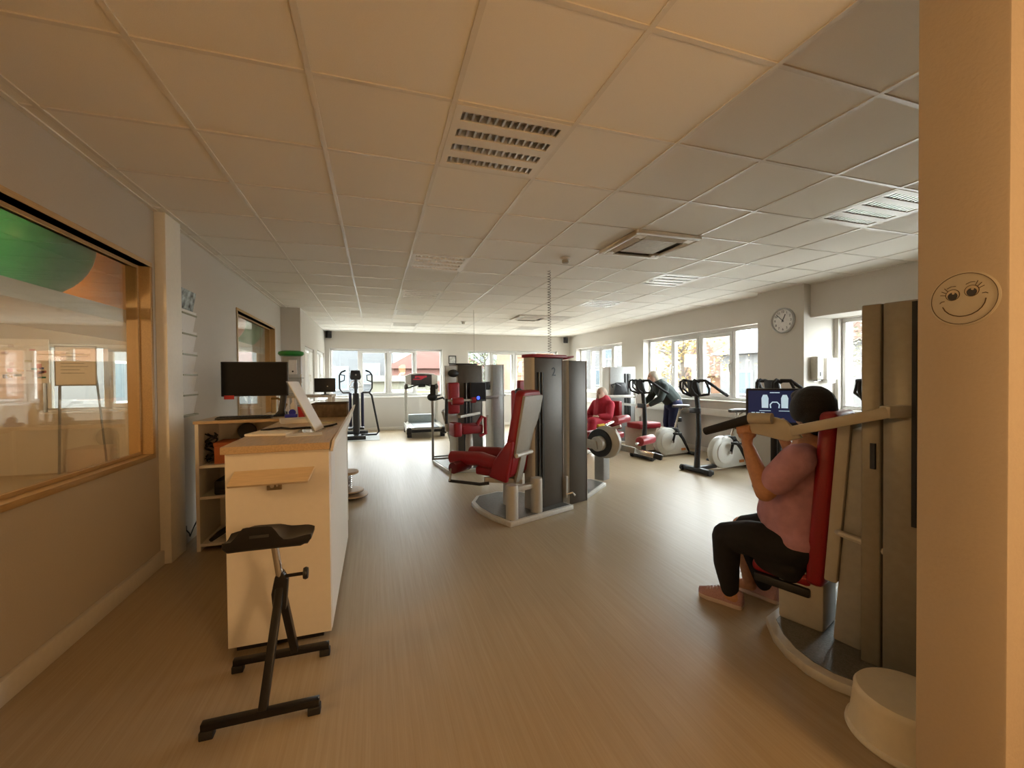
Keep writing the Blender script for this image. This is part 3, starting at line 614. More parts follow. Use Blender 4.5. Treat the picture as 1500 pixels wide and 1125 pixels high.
# red chest machine on the left, with screen tower
t = thing('chest_machine', 'red cushioned training machine with black screen left of centre', 'gym machine', (1.45, 6.35, 0), R(10))
base_plate(t, [(-.45, .0), (.05, -.12), (.35, .0), (.35, .8), (-.4, .9)])
tower(t, -.2, .27, .28, .62, 1.63, None, (.0, .14, .25, 1.35), base=.05)
MB().bb(-.2, .16, .26, .6, 1.63, 1.66).build('top_cap', M('cap_dark', (.05, .04, .035), .5), t, bevel=.008)
sc = MB().bb(-.03, .24, .1, .14, 1.06, 1.36).build('display', black, t, bevel=.008); MB().bb(-.015, .225, .097, .1, 1.09, 1.345).build('screen', M('dim_screen', (.012, .012, .016), .2), sc)
MB().cyl((.1, .096, 1.115), (.1, .092, 1.115), .028, n=16).build('blue_light', M('blue_led', (.01, .02, .4), .4, emit=((.05, .1, 1), 1.2)), sc)
MB().cyl((.1, .14, 1.2), (.1, .3, 1.2), .025, n=12).build('display_arm', greym, t)
MB().bb(-.38, -.2, .1, .2, .88, 1.36).build('backrest', redv, t, bevel=.03, seg=3)
MB().bb(-.4, -.22, .2, .26, .6, 1.62).build('back_frame', M('frame_light', (.5, .5, .47), .45), t, bevel=.01)
MB().ball((-.3, .12, 1.5), (.09, .05, .06), 14).build('headrest', black, t)
MB().cyl((-.38, -.02, 1.08), (-.2, -.02, 1.08), .055, n=18).build('arm_roller', redv, t, bevel=.01); MB().cyl((-.46, -.02, 1.09), (.0, -.02, 1.09), .018, n=10).build('roller_axle', silver, t); MB().cyl((-.06, -.02, 1.09), (0, -.02, 1.09), .045, n=14).build('roller_stop', redv, t)
MB().cyl((-.46, -.02, 1.12), (-.46, .0, .75), .022, n=10).build('hand_grip', rubber, t)
MB().beam((.24, .3, 1.09), (.5, .2, 1.1), .035, .03).build('push_bar', greym, t)
MB().bb(-.38, -.25, -.12, .14, .55, .76).build('side_pad', redv, t, bevel=.03, seg=3)
MB().bb(-.25, .1, -.1, .2, .58, .72).build('seat', redv, t, bevel=.03, seg=3)
MB().tube([(-.02, -.12, .72), (.06, -.12, .84), (.12, -.12, .82), (.12, -.12, .58), (.02, -.12, .55)], .03, 10).build('knee_pad', redv, t)
MB().beam((.12, -.13, .62), (.15, -.13, .86), .03, .03).build('knee_lever', chrome, t)
MB(frame(-.08, .05, .05, 0)).lathe([(.06, 0), (.06, .4), (.05, .52)]).build('seat_column', silver, t)
MB().beam((-.25, .02, .84), (.2, .3, .86), .06, .04).build('side_arm', silver, t, bevel=.008)
# small pole stand with console, left of it
t = thing('console_pole', 'thin grey pole with black console beside the treadmill', 'stand', (.94, 7.43, 0))
MB().bb(-.02, .02, -.02, .02, 0, 1.06).build('pole', greym, t, bevel=.005); MB().beam((0, 0, .02), (.45, .02, .02), .035, .03).build('foot_bar', greym, t, bevel=.005); MB().beam((0, .12, .035), (.5, .18, .035), .03, .03).build('foot_bar', greym, t, bevel=.005)
MB().bb(-.035, .055, -.04, .04, 1.1, 1.32).build('console', black, t, bevel=.012); MB().ball((-.0, -.0, 1.1), (.09, .06, .07), 14).build('console_joint', black, t); MB().cyl((.05, 0, 1.12), (.14, 0, 1.13), .012, n=8).build('console_knob', black, t)
t = thing('arm_trainer', 'slanted silver frame with black grip between pole and red machine', 'gym machine', (1.2, 7.85, 0), R(0))
MB().beam((.18, 0, .06), (-.02, 0, .82), .05, .05, (0, 1, 0)).build('slanted_post', silver, t, bevel=.008); MB().tube([(-.18, -.05, 1.03), (-.02, -.05, 1.07), (.05, -.05, 1.0), (.1, -.05, .88)], .018, 8).build('grip', rubber, t)
MB().beam((.1, 0, .06), (.5, -.05, .04), .06, .04).build('base_bar', silver, t); MB().beam((-.02, 0, .82), (.08, -.04, .9), .03, .03).build('grip_link', greym, t); MB().beam((.15, .12, .03), (.15, -.14, .03), .05, .04).build('cross_foot', silver, t)
# tall grey column machine right of the screen tower
t = thing('pulley_column', 'tall narrow grey training column right of the screen tower', 'gym machine', (2.05, 7.25, 0), R(8))
tower(t, -.14, .12, -.1, .2, 1.66, mat=greym); MB().bb(-.2, .3, -.2, .3, 0, .04).build('base', greym, t, bevel=.006)
MB().bb(-.23, -.15, -.06, .02, 1.22, 1.36).build('display', black, t, bevel=.008); MB().cyl((-.15, -.03, 1.28), (-.1, 0, 1.28), .02, n=8).build('display_arm', black, t)
MB().beam((.1, -.16, 1.12), (-.3, -.2, 1.1), .03, .03).build('lever', greym, t)
t = thing('press_seat', 'red padded seat with dark arm rest behind the red backrest', 'gym machine', (2.28, 6.6, 0), R(20))
MB().bb(-.06, .08, -.05, .03, 1.2, 1.38).build('head_pad', redv, t, bevel=.02, seg=3); MB().bb(-.12, .13, .03, .12, .7, 1.22).build('backrest', pinkv, t, bevel=.03, seg=3); MB().ball((-.1, -.08, 1.2), (.07, .06, .06), 12).build('grip', black, t)
MB().bb(-.18, .18, -.3, .1, .45, .55).build('seat', redv, t, bevel=.03, seg=3); MB().bb(-.05, .05, -.1, .0, .04, .45).build('post', greym, t); MB().bb(-.25, .25, -.3, .2, 0, .04).build('base', greym, t)

# ------------------------------------------------------------------ cardio machines by the far wall
t = thing('elliptical_trainer', 'black elliptical cross trainer before the far left window', 'cross trainer', (-.45, 10.75, 0))
single('floor_mat', MB().bb(-.62, .5, -.65, .85, .001, .008), M('mat_grey', (.45, .46, .46), .8), 'grey protective mat under the elliptical cross trainer', 'mat', (-.42, 10.95, 0))
MB().bb(-.23, .22, -.28, -.18, .01, .1).build('rear_foot', black, t, bevel=.015); MB().beam((0, -.25, .08), (0, .9, .1), .09, .07).build('base_beam', blackm, t, bevel=.01); MB().bb(-.25, .25, .85, .95, .01, .09).build('front_foot', black, t, bevel=.015)
MB().prism([(-.07, -.1, .1), (-.07, .5, .1), (-.07, .42, .9), (-.07, .1, 1.1), (-.07, -.02, 1.1)], (.14, 0, 0)).build('drive_housing', black, t, bevel=.03)
MB().cyl((0, .02, 1.05), (0, .0, 1.42), .035, n=12).build('mast', blackm, t); MB().cyl((0, .0, 1.2), (0, .0, 1.34), .055, .05, n=14).build('mast_sleeve', black, t)
cs = MB().prism([(-.13, -.05, 1.47), (-.1, -.05, 1.41), (.1, -.05, 1.41), (.13, -.05, 1.47), (.1, -.05, 1.64), (-.1, -.05, 1.64)], (0, .08, 0)).build('console', black, t, bevel=.02)
MB().cyl((.01, -.052, 1.53), (.01, -.056, 1.53), .02, n=12).build('console_button', greym, cs)
MB().tube([(-.14, .02, 1.24), (-.1, .02, 1.36), (0, .02, 1.4), (.1, .02, 1.36), (.14, .02, 1.24), (-.14, .02, 1.24)], .01, 8).build('pulse_handle', chrome, t)
for s_ in (-1, 1):
    MB().tube([(s_*.22, .1, 1.64), (s_*.32, .12, 1.6), (s_*.37, .15, 1.52), (s_*.37, .18, 1.2), (s_*.3, .2, 1.1), (s_*.14, .22, 1.1)], .02, 8).build('arm_lever', blackm, t)
    MB().tube([(s_*.35, .13, 1.54), (s_*.25, .12, 1.52), (s_*.26, .12, 1.4), (s_*.36, .15, 1.36)], .014, 8).build('hand_grip', rubber, t)
    MB().bb(s_*.13-.05, s_*.13+.05, -.05, .5, .22, .27).build('foot_plate', black, t, bevel=.01)
    MB().cyl((s_*.14, .3, .27), (s_*.14, .25, 1.1), .035, n=10).build('link_rod', M('navy_metal', (.02, .02, .06), .4), t)
MB().tube([(.14, .22, 1.1), (.3, .24, 1.1), (.36, .26, 1.02), (.52, .3, .12), (.46, .3, .05), (.1, .3, .05)], .025, 8).build('side_frame', blackm, t)
for s_ in (-1, 1): MB().cyl((s_*.05, .1, .12), (s_*.05, .1, .9), .018, n=8).build('chrome_strut', chrome, t)

t = thing('treadmill', 'silver treadmill with red lit console before the far window', 'treadmill', (1.17, 10.75, 0), R(0))
MB().prism([(-.5, -.45, .2), (-.42, -.45, .3), (-.36, 1.05, .32), (-.44, 1.05, .2)], (0, 0, -.08)).build('side_rail', silver, t, bevel=.01); MB().prism([(.5, -.45, .2), (.42, -.45, .3), (.36, 1.05, .32), (.44, 1.05, .2)], (0, 0, -.08)).build('side_rail', silver, t, bevel=.01)
MB().bb(-.45, .45, -.42, 1.05, .16, .25).build('deck', silver, t, bevel=.01); MB().bb(-.3, .3, -.455, 1.0, .235, .256).build('belt', M('belt_grey', (.16, .17, .18), .5), t, bevel=.008)
for s_ in (-1, 1):
    MB().lathe([(.0, -.06), (.085, -.05), (.095, 0), (.085, .05), (0, .06)], (s_*.42, -.4, .17), axis='x').build('rear_cap', black, t); MB().bb(s_*.4-.05, s_*.4+.05, -.3, -.15, 0, .1).build('foot', black, t)
    MB().bb(s_*.4-.05, s_*.4+.05, .85, 1.0, 0, .15).build('foot', black, t)
    MB().beam((s_*.4, .82, .26), (s_*.41, .78, 1.2), .075, .06, (0, 1, 0)).build('upright', silver, t, bevel=.01); MB().ball((s_*.4, .75, 1.22), (.055, .06, .08), 12).build('upright_joint', taupe, t)
    MB().tube([(s_*.4, .74, 1.17), (s_*.25, .6, 1.22), (s_*.1, .6, 1.27)], .018, 8).build('hand_rail', blackm, t)
MB().cyl((-.4, -.4, .17), (.4, -.4, .17), .04, n=14).build('rear_roller', black, t); MB().bb(-.34, .34, .8, 1.02, .25, .47).build('motor_hood', M('hood_bluegrey', (.33, .38, .38), .3), t, bevel=.02)
cs = MB(); cs.prism([(-.42, .7, 1.3), (-.27, .7, 1.25), (.27, .7, 1.25), (.42, .7, 1.3), (.43, .7, 1.5), (.28, .7, 1.56), (0, .7, 1.58), (-.28, .7, 1.56), (-.43, .7, 1.5)], (0, .1, 0)); cs = cs.build('console', silver, t, bevel=.015)
MB().prism([(-.27, .69, 1.26), (.27, .69, 1.26), (.27, .69, 1.53), (0, .69, 1.55), (-.27, .69, 1.53)], (0, .01, 0)).build('console_face', M('console_dark', (.05, .045, .045), .4), cs)
rl = M('red_led', (.3, .01, .02), .5, emit=((1, .06, .1), .18))
for k in range(9): MB().bb(-.17+.035*k, -.145+.035*k, .686, .69, 1.44+.02*math.sin(k), 1.5).build('led_bar', rl, cs)
MB().bb(-.22, .0, .686, .69, 1.4, 1.42).build('led_bar', rl, cs)
MB().bb(-.1, .1, .62, .72, 1.2, 1.29).build('centre_grip', black, t, bevel=.02)

# ------------------------------------------------------------------ exercise bikes along the right wall (front towards local -y)
def bike():
    t = thing('exercise_bike', 'x', 'exercise bike')
    MB().bb(-.27, .27, -.05, .05, .012, .08).build('front_foot', black, t, bevel=.02, seg=3)
    for s_ in (-1, 1): MB().lathe([(.0, -.025), (.042, -.02), (.042, .02), (0, .025)], (s_*.25, -.03, .042), axis='x', n=14).build('transport_wheel', rubber, t)
    MB().beam((0, 0, .06), (0, .38, .07), .07, .06).build('base_beam', black, t, bevel=.012)
    MB().tube([(0, .0, .06), (0, .01, .25), (0, .04, .55), (0, .03, .9), (0, -.01, 1.2)], [.045, .04, .038, .036, .034], 12).build('front_post', black, t, sharp=60)
    fl = MB().lathe([(.0, -.075), (.19, -.07), (.235, -.045), (.245, 0), (.235, .045), (.19, .07), (0, .075)], (0, .5, .27), axis='x', n=40).build('flywheel_cover', M('bike_white', (.68, .68, .64), .35, var=.02), t)
    for s_ in (-1, 1): MB().lathe([(.0, .0), (.16, .0), (.165, .012), (.15, .018), (.05, .02), (0, .02)], (s_*.072, .5, .27), axis='x', n=36).build('side_disc', M('disc_white', (.74, .74, .7), .3, var=.02), fl)
    bd = MB().prism([(-.06, .45, .03), (-.06, 1.02, .03), (-.06, 1.0, .12), (-.06, .82, .36), (-.06, .7, .5), (-.06, .5, .5)], (.12, 0, 0)).build('body_shell', M('bike_white'), t, bevel=.02)
    MB().prism([(-.066, .6, .51), (-.066, .74, .5), (-.066, .9, .3), (-.066, 1.03, .06), (-.066, .98, .06), (-.066, .82, .3), (-.066, .68, .44)], (.132, 0, 0)).build('dark_stripe', black, bd, bevel=.01)
    MB().bb(-.07, -.062, .82, .92, .09, .13).build('orange_mark', M('orange_print', (.6, .22, .06), .5), bd); MB().bb(.062, .07, .82, .92, .09, .13).build('orange_mark', M('orange_print'), bd)
    MB().bb(-.22, .22, .98, 1.06, .01, .06).build('rear_foot', black, t, bevel=.015); MB().bb(-.2, -.15, 1.05, 1.08, .01, .06).build('foot_pad', white, t)
    MB().cyl((-.14, .56, .27), (.14, .56, .27), .022, n=10).build('crank_axle', chrome, t)
    for s_ in (-1, 1):
        MB().beam((s_*.125, .56, .27), (s_*.125, .56+s_*.05, .27+s_*.15), .025, .035, (1, 0, 0)).build('crank', black, t, bevel=.005)
        p = MB().bb(s_*.18-.05, s_*.18+.05, .5+s_*.05, .62+s_*.05, .25+s_*.15, .285+s_*.15).build('pedal', black, t, bevel=.006); MB().tube([(s_*.18-.05, .55+s_*.05, .285+s_*.15), (s_*.18, .55+s_*.05, .33+s_*.15), (s_*.18+.05, .55+s_*.05, .285+s_*.15)], .008, 6).build('pedal_strap', rubber, p)
    MB().cyl((0, .72, .45), (0, .86, .84), .022, n=14).build('seat_post', chrome, t); MB().bb(-.03, .03, .79, .87, .6, .68).build('seat_clamp', black, t, bevel=.008)
    sd = MB(); vs = []
    sd.prism([(-.03, .68, .86), (.03, .68, .86), (.05, .8, .86), (.11, .92, .86), (.1, 1.0, .86), (-.1, 1.0, .86), (-.11, .92, .86), (-.05, .8, .86)], (0, 0, .05)); sd.build('saddle', M('saddle_grey', (.12, .11, .1), .35), t, bevel=.018, seg=3)
    MB().tube([(-.06, .9, .855), (0, .85, .8), (.06, .9, .855)], .01, 6).build('saddle_rail', chrome, t)
    MB().tube([(0, -.02, 1.2), (0, -.03, 1.32)], .05, 12).build('head_joint', black, t)
    co = MB().prism([(-.1, .0, 1.12), (.1, .0, 1.12), (.09, -.06, 1.36), (-.09, -.06, 1.36)], (0, -.06, .015)).build('console', black, t, bevel=.02); MB().prism([(-.075, .006, 1.15), (.075, .006, 1.15), (.07, -.047, 1.33), (-.07, -.047, 1.33)], (0, .002, 0)).build('console_screen', M('console_grey', (.2, .21, .2), .3), co)
    for s_ in (-1, 1):
        MB().tube([(0, -.04, 1.3), (s_*.1, -.06, 1.36), (s_*.2, -.05, 1.36), (s_*.25, .06, 1.28), (s_*.27, .24, 1.17), (s_*.27, .31, 1.14)], [.024, .024, .022, .02, .02, .022], 10).build('handlebar', rubber, t, sharp=60)
        MB().tube([(s_*.2, -.05, 1.35), (s_*.24, -.02, 1.24), (s_*.18, .04, 1.16), (s_*.05, .0, 1.14)], .016, 8).build('lower_handle', rubber, t, sharp=60)
    for s_ in (-1, 1): MB().tube([(s_*.09, -.05, 1.34), (s_*.1, -.15, 1.375), (s_*.1, -.215, 1.34), (s_*.1, -.22, 1.26), (s_*.1, -.16, 1.18), (s_*.06, -.03, 1.13)], .017, 8).build('front_loop_handle', rubber, t, sharp=60)
    MB().bb(-.1, .1, -.045, -.02, .88, .96).build('bottle_tray', black, t, bevel=.008)
    return t
bk = bike()
for k, (x, y, rz, lab) in enumerate([(4.5, 5.08, -84, 'white exercise bike with black post in front of the window, fully visible'), (4.42, 6.28, -84, 'white exercise bike behind the pink rollers and beside the bending person'), (4.62, 3.88, -84, 'exercise bike half hidden behind the seated woman and the lit display'), (4.75, 2.82, -84, 'exercise bike mostly hidden by the large press machine at right')]):
    o = bk if k == 0 else copy_tree(bk); o.location = (x, y, 0); o.rotation_euler = (0, 0, R(rz)); tag(o, lab, 'exercise bike', 'exercise bikes along the right wall')
# rear tower machine by the right wall and bench
t = thing('rear_machine', 'light grey tower training machine near the far right windows', 'gym machine', (5.3, 8.3, 0), R(-8))
tower(t, -.32, .32, 0, .4, 1.65, None, (.12, .16, .5, 1.5), mat=M('light_grey_metal', (.42, .43, .43), .4, metal=.2)); base_plate(t, [(-.4, -.5), (.4, -.5), (.4, .45), (-.4, .45)], .05)
MB().beam((-.75, -.35, 1.0), (.2, -.3, 1.0), .06, .06).build('lever_arm', silver, t, bevel=.01); MB().bb(.15, .27, -.36, -.22, .96, 1.1).build('arm_joint', white, t, bevel=.01)
MB().prism([(-.25, -.12, 1.02), (.1, -.12, 1.02), (.02, -.12, 1.3), (-.2, -.12, 1.3)], (0, .06, 0)).build('display', black, t, bevel=.01); MB().tube([(-.3, -.15, 1.2), (-.35, -.2, 1.25), (-.25, -.22, 1.28), (-.1, -.15, 1.22)], .012, 8).build('handle', blackm, t)
MB().beam((-.3, -.3, .85), (.2, -.3, .8), .05, .05).build('lower_arm', silver, t)
t = thing('therapy_bench', 'beige padded bench with red cushion beside the rear bike', 'bench', (5.02, 7.0, 0), R(5))
MB().bb(-.3, .3, -.2, .3, .02, .45).build('bench_body', M('beige_panel', (.42, .33, .24), .6), t, bevel=.02); MB().bb(-.42, .1, -.28, .1, .45, .56).build('cushion', redv, t, bevel=.03, seg=3)
t = thing('oval_fan', 'pale oval device standing beside the bending person', 'device', (5.25, 7.55, 0)); MB().lathe([(.0, -.03), (.16, -.025), (.18, 0), (.16, .025), (0, .03)], (0, 0, 0), axis='x', n=30).build('disc', M('pale_disc', (.6, .64, .62), .4), t); t.children[0].location = (0, 0, .85); t.children[0].scale = (1, .8, 1.55)
MB().cyl((0, 0, .04), (0, 0, .6), .03, n=10).build('post', greym, t); MB().lathe([(.18, 0), (.18, .03), (.03, .045)]).build('foot', greym, t)

# ------------------------------------------------------------------ big machine on the right with the seated woman
AZ = R(20); O = (2.33, 1.72)    # local x = her right, y = her forward
t = thing('shoulder_press', 'large grey press machine with red backrest under the seated woman', 'gym machine', (O[0], O[1], 0), AZ)
def loc(x, y):   # world -> local of this frame
    dx, dy = x-O[0], y-O[1]; return (dx*math.cos(AZ)+dy*math.sin(AZ), -dx*math.sin(AZ)+dy*math.cos(AZ))
arc = [(2.1, 1.83), (2.0, 1.7), (1.945, 1.58), (1.925, 1.46), (1.94, 1.36), (1.99, 1.27), (2.16, 1.17), (2.5, 1.0), (3.0, 1.1), (3.05, 1.9), (2.6, 2.0)]
base_plate(t, [loc(*p) for p in arc], .05, .05)
Tm = Matrix.Rotation(-AZ, 4, 'Z') @ Matrix.Translation((-O[0], -O[1], 0))   # world -> local
tb = MB(Tm); tb.prism([(2.2, 1.40, .05), (2.225, 1.335, .05), (2.62, 1.335, .05), (2.62, 1.56, .05), (2.4, 1.5, .05)], (0, 0, 1.70)); tb.build('tower_column', M('tower_brown', (.27, .25, .205), .4, metal=.3), t, bevel=.006)
tb = MB(Tm); tb.prism([(2.228, 1.328, .05), (2.235, 1.27, .05), (2.26, 1.2, .05), (2.62, 1.1, .05), (2.62, 1.33, .05)], (0, 0, 1.70)); tb.build('tower_column', M('tower_brown'), t, bevel=.006)
MB(Tm).bb(2.236, 2.243, 1.205, 1.222, .75, 1.74).build('weight_slot', M('slot_black'), t); MB(Tm).bb(2.206, 2.216, 1.347, 1.367, .98, 1.1).build('slot_cover', black, t)
# seat column and seat
MB(frame(-.01, .02, .05, 0)).bb(-.12, .1, -.1, .12, 0, .3).build('seat_column', silver, t, bevel=.02)
MB().prism([(-.13, -.14, .05), (.13, -.14, .05), (.13, -.24, .05), (-.13, -.24, .05)], (0, 0, .4)).build('rear_column', silver, t, bevel=.01)
ln = Matrix.Translation((0, -.085, .3)) @ Matrix.Rotation(R(4), 4, 'X')
MB(ln).bb(-.17, .17, .0, .085, .0, .93).build('backrest', redv, t, bevel=.03, seg=3)
MB(ln).bb(-.17, .17, -.055, -.0, .06, .88).build('back_shell', M('shell_beige', (.47, .44, .37), .5, var=.03), t, bevel=.008)
MB(ln).bb(-.15, .15, -.17, -.055, -.24, .86).build('back_spine', M('spine_grey', (.36, .36, .34), .5), t, bevel=.012)
MB().bb(-.14, .14, -.03, .28, .27, .345).build('seat', redv, t, bevel=.03, seg=3); MB().bb(-.15, .15, -.02, .26, .22, .27).build('seat_pan', black, t, bevel=.01)
MB().tube([(-.15, -.14, .62), (-.2, -.17, .63), (-.21, -.24, .62), (-.21, -.36, .59)], .016, 8).build('seat_lever', silver, t)
MB().ball((.36, -.1, .4), (.05, .05, .04), 12).build('adjust_knob', redv, t)
# lever arm with plate and grip
am = M('arm_cream', (.5, .46, .37), .45, var=.03)
def lw(x, y, z): return tuple(Tm @ Vector((x, y, z)))
MB().beam(lw(2.6, 1.2, 1.262), lw(2.14, 1.27, 1.255), .05, .055).build('lever_arm', am, t, bevel=.008)
MB().beam(lw(2.16, 1.262, 1.255), lw(2.03, 1.62, 1.135), .05, .05).build('lever_arm', am, t, bevel=.008)
pl = MB(Tm); pl.prism([(2.08, 1.60, 1.10), (2.07, 1.68, 1.07), (2.0, 1.84, 1.10), (1.985, 1.9, 1.165), (2.01, 1.82, 1.215), (2.06, 1.68, 1.185)], (.03, .012, 0)); pl.build('arm_plate', am, t, bevel=.008)
MB(Tm).tube([(1.995, 1.83, 1.185), (1.975, 1.95, 1.14), (1.945, 2.12, 1.08)], [.025, .026, .024], 12).build('hand_grip', rubber, t, sharp=60)
MB(Tm).cyl((1.99, 1.84, 1.185), (2.03, 1.73, 1.19), .03, n=14).build('grip_mount', am, t)
# display on its post
t2 = thing('display_stand', 'lit blue training display on a post in front of the woman', 'display', (2.72, 2.3, 0), R(-44))
MB().bb(-.18, .18, -.015, .02, 1.05, 1.33).build('display_housing', black, t2, bevel=.012)
sc = MB().bb(-.165, .165, -.0165, -.015, 1.09, 1.315).build('screen', M('blue_screen', (.01, .014, .035), .3, emit=((.05, .07, .2), .12)), t2)
lb = M('screen_light', (.5, .6, .7), .4, emit=((.55, .75, .85), .4)); 
for sx in (-.06, .06):
    MB().prism([(sx-.02, -.0175, 1.19), (sx+.02, -.0175, 1.19), (sx+.022, -.0175, 1.26), (sx+.012, -.0175, 1.285), (sx-.012, -.0175, 1.285), (sx-.022, -.0175, 1.26)], (0, .001, 0)).build('pad_icon', lb, sc, bevel=.0)
    MB().bb(sx-.035, sx+.035, -.0175, -.0165, 1.168, 1.172).build('caption_bar', lb, sc)
MB().tube([(-.025, -.0172, 1.19), (-.028, -.0172, 1.215), (-.014, -.0172, 1.232), (.014, -.0172, 1.232), (.028, -.0172, 1.215), (.025, -.0172, 1.19)], .004, 6).build('arc_icon', lb, sc)
for x0 in (-.145, -.115, -.085): MB().bb(x0, x0+.022, -.0175, -.0165, 1.135, 1.158).build('key_icon', lb, sc)
MB().bb(-.03, .03, -.0175, -.0165, 1.297, 1.303).build('title_bar', lb, sc); MB().bb(.11, .15, -.0175, -.0165, 1.26, 1.3).build('corner_icon', lb, sc); MB().bb(.1, .15, -.0175, -.0165, 1.18, 1.2).build('value_bar', lb, sc); MB().bb(.1, .15, -.0175, -.0165, 1.14, 1.146).build('value_bar', lb, sc)
MB().cyl((0, .03, .03), (0, .03, 1.1), .022, n=12).build('post', blackm, t2); MB().lathe([(.11, 0), (.11, .02), (.025, .035)], (0, .03, 0)).build('foot', blackm, t2)
# white drum step behind the wall edge
t = thing('step_stool', 'round white step stool on the floor by the doorway wall', 'stool', (1.95, 1.075, 0))
MB().lathe([(.185, 0), (.19, .012), (.178, .03), (.165, .15), (.165, .165), (.155, .178), (.0, .182)], n=48).build('drum', M('drum_cream', (.72, .66, .52), .45, var=.03), t); MB().lathe([(.19, .0), (.193, .006), (.19, .02), (.18, .025)], n=48).build('base_ring', M('drum_rim', (.76, .72, .62), .4), t)
# smiley disc on the doorway wall
t = thing('smiley_plate', 'round smiling face plate with eyelashes on the doorway wall', 'wall plate', (1.6, .752, 1.635), 0)
Fm = facing((0, 0, 0), (-1, 0, 0)) @ Matrix.Rotation(R(7), 4, 'Z'); rr = .077
MB(Fm).lathe([(.0, .004), (rr*.94, .004), (rr, .002), (rr, 0)], n=48).build('disc', M('plate_greytan', (.52, .47, .37), .45, var=.03), t)
lm = M('engraved_brown', (.07, .035, .012), .5)
MB(Fm).tube([(rr*.93*math.cos(a), rr*.93*math.sin(a), .0042) for a in [2*math.pi*k/48 for k in range(48)]], .0009, 5, True).build('outline', lm, t)
def P2(lst, r=.0009, nm='line'): MB(Fm).tube([(x*rr, y*rr, .0045) for x, y in lst], r, 5).build(nm, lm, t)
P2([(.62*math.cos(a), -.05+.6*math.sin(a)) for a in [R(190+16*k) for k in range(11)]], .0013, 'mouth'); P2([(-.68, .0), (-.62, .05), (-.53, .05)], .0011, 'mouth_corner'); P2([(.53, .05), (.62, .05), (.68, .0)], .0011, 'mouth_corner')
for s_ in (-1, 1):
    ex, ey = s_*.27, .22
    ew = MB(Fm).lathe([(.0, .0055), (.185*rr, .0055), (.19*rr, .004)], (ex*rr, ey*rr, 0), n=24).build('eye_white', M('eye_cream', (.55, .46, .33), .5), t)
    MB(Fm).lathe([(.0, .0065), (.14*rr, .0065), (.145*rr, .005)], ((ex+.0)*rr, (ey-.05)*rr, 0), n=24).build('pupil', M('pupil_dark', (.012, .006, .01), .4), ew)
    MB(Fm).lathe([(.0, .0072), (.04*rr, .0072), (.042*rr, .006)], ((ex+.04)*rr, (ey+.05)*rr, 0), n=14).build('eye_glint', M('eye_cream'), ew)
    P2([(ex+.2*math.cos(a), ey+.2*math.sin(a)) for a in [R(15*k) for k in range(25)]], .0009, 'eye_outline')
    for k in range(3):
        a = R(90-s_*(35+22*k)); P2([(ex+.21*math.cos(a), ey+.21*math.sin(a)), (ex+.36*math.cos(a), ey+.36*math.sin(a)+.02)], .0009, 'eyelash')
    P2([(ex-.13, .5), (ex, .545), (ex+.13, .52)], .0009, 'eyebrow')

# ------------------------------------------------------------------ small wall things
t = thing('wall_clock', 'round white wall clock on the pier between right windows', 'clock', (5.8, 4.75, 2.24))
Cm = facing((0, 0, 0), (-1, 0, 0)); cr = .19
MB(Cm).lathe([(cr*.9, .0), (cr, .005), (cr, .03), (cr*.93, .045), (cr*.87, .035), (cr*.87, .0)], n=48).build('rim', M('clock_rim', (.55, .56, .56), .3, metal=.3), t)
fc = MB(Cm).lathe([(.0, .02), (cr*.88, .02), (cr*.88, .0)], n=48).build('dial', M('dial_white', (.75, .74, .72), .5), t)
for k in range(1, 13):
    a = R(90-30*k); text_part(str(k), .05, M('ink', (.02, .02, .03), .5), fc, Cm @ Matrix.Translation((.68*cr*math.cos(a), .68*cr*math.sin(a), .021)), 'numeral')
def hand(a, L_, w, nm):
    a = R(90-a); u = Vector((math.cos(a), math.sin(a), 0)); MB(Cm).beam(u*-.025+Vector((0, 0, .026)), u*L_+Vector((0, 0, .026)), w, .002).build(nm, M('ink'), t)
hand(26, .1, .013, 'hour_hand'); hand(314, .145, .009, 'minute_hand'); MB(Cm).cyl((0, 0, .02), (0, 0, .03), .01, n=14).build('hub', M('ink'), t)
t = thing('soap_dispenser', 'grey soap dispenser on the side of the pier beside the niche window', 'dispenser', (5.99, 4.44, 1.53)); MB().bb(-.065, .065, -.1, 0, -.17, .16).build('case', M('dispenser_white', (.55, .52, .45), .4), t, bevel=.018, seg=3); MB().bb(-.008, .008, -.104, -.1, -.12, -.06).build('level_window', black, t); MB().bb(-.03, .03, -.08, -.02, -.19, -.17).build('nozzle', greym, t)
t = thing('towel_dispenser', 'pale paper towel box right of the soap dispenser', 'dispenser', (6.22, 4.44, 1.5)); MB().bb(-.11, .11, -.1, 0, -.14, .17).build('case', white, t, bevel=.012, seg=3); MB().bb(-.08, .08, -.09, -.02, -.19, -.14).build('paper_edge', paper, t)
t = thing('wall_speaker', 'small black loudspeaker high in the far left corner', 'speaker', (-1.17, 12.2, 2.62), R(30)); MB().bb(-.06, .06, -.06, .06, -.09, .09).build('case', black, t, bevel=.008); MB().lathe([(.0, -.064), (.045, -.066), (.045, -.058)], (0, 0, -.02), axis='y').build('grille', rubber, t); MB().cyl((0, .05, 0), (0, .1, 0), .015, n=8).build('bracket', blackm, t)
t = thing('wall_speaker', 'small black loudspeaker high in the far right corner', 'speaker', (5.72, 12.15, 2.6), R(-40)); MB().bb(-.06, .06, -.06, .06, -.09, .09).build('case', black, t, bevel=.008); MB().lathe([(.0, -.064), (.045, -.066), (.045, -.058)], (0, 0, -.02), axis='y').build('grille', rubber, t); MB().cyl((0, .05, 0), (0, .1, 0), .015, n=8).build('bracket', blackm, t)
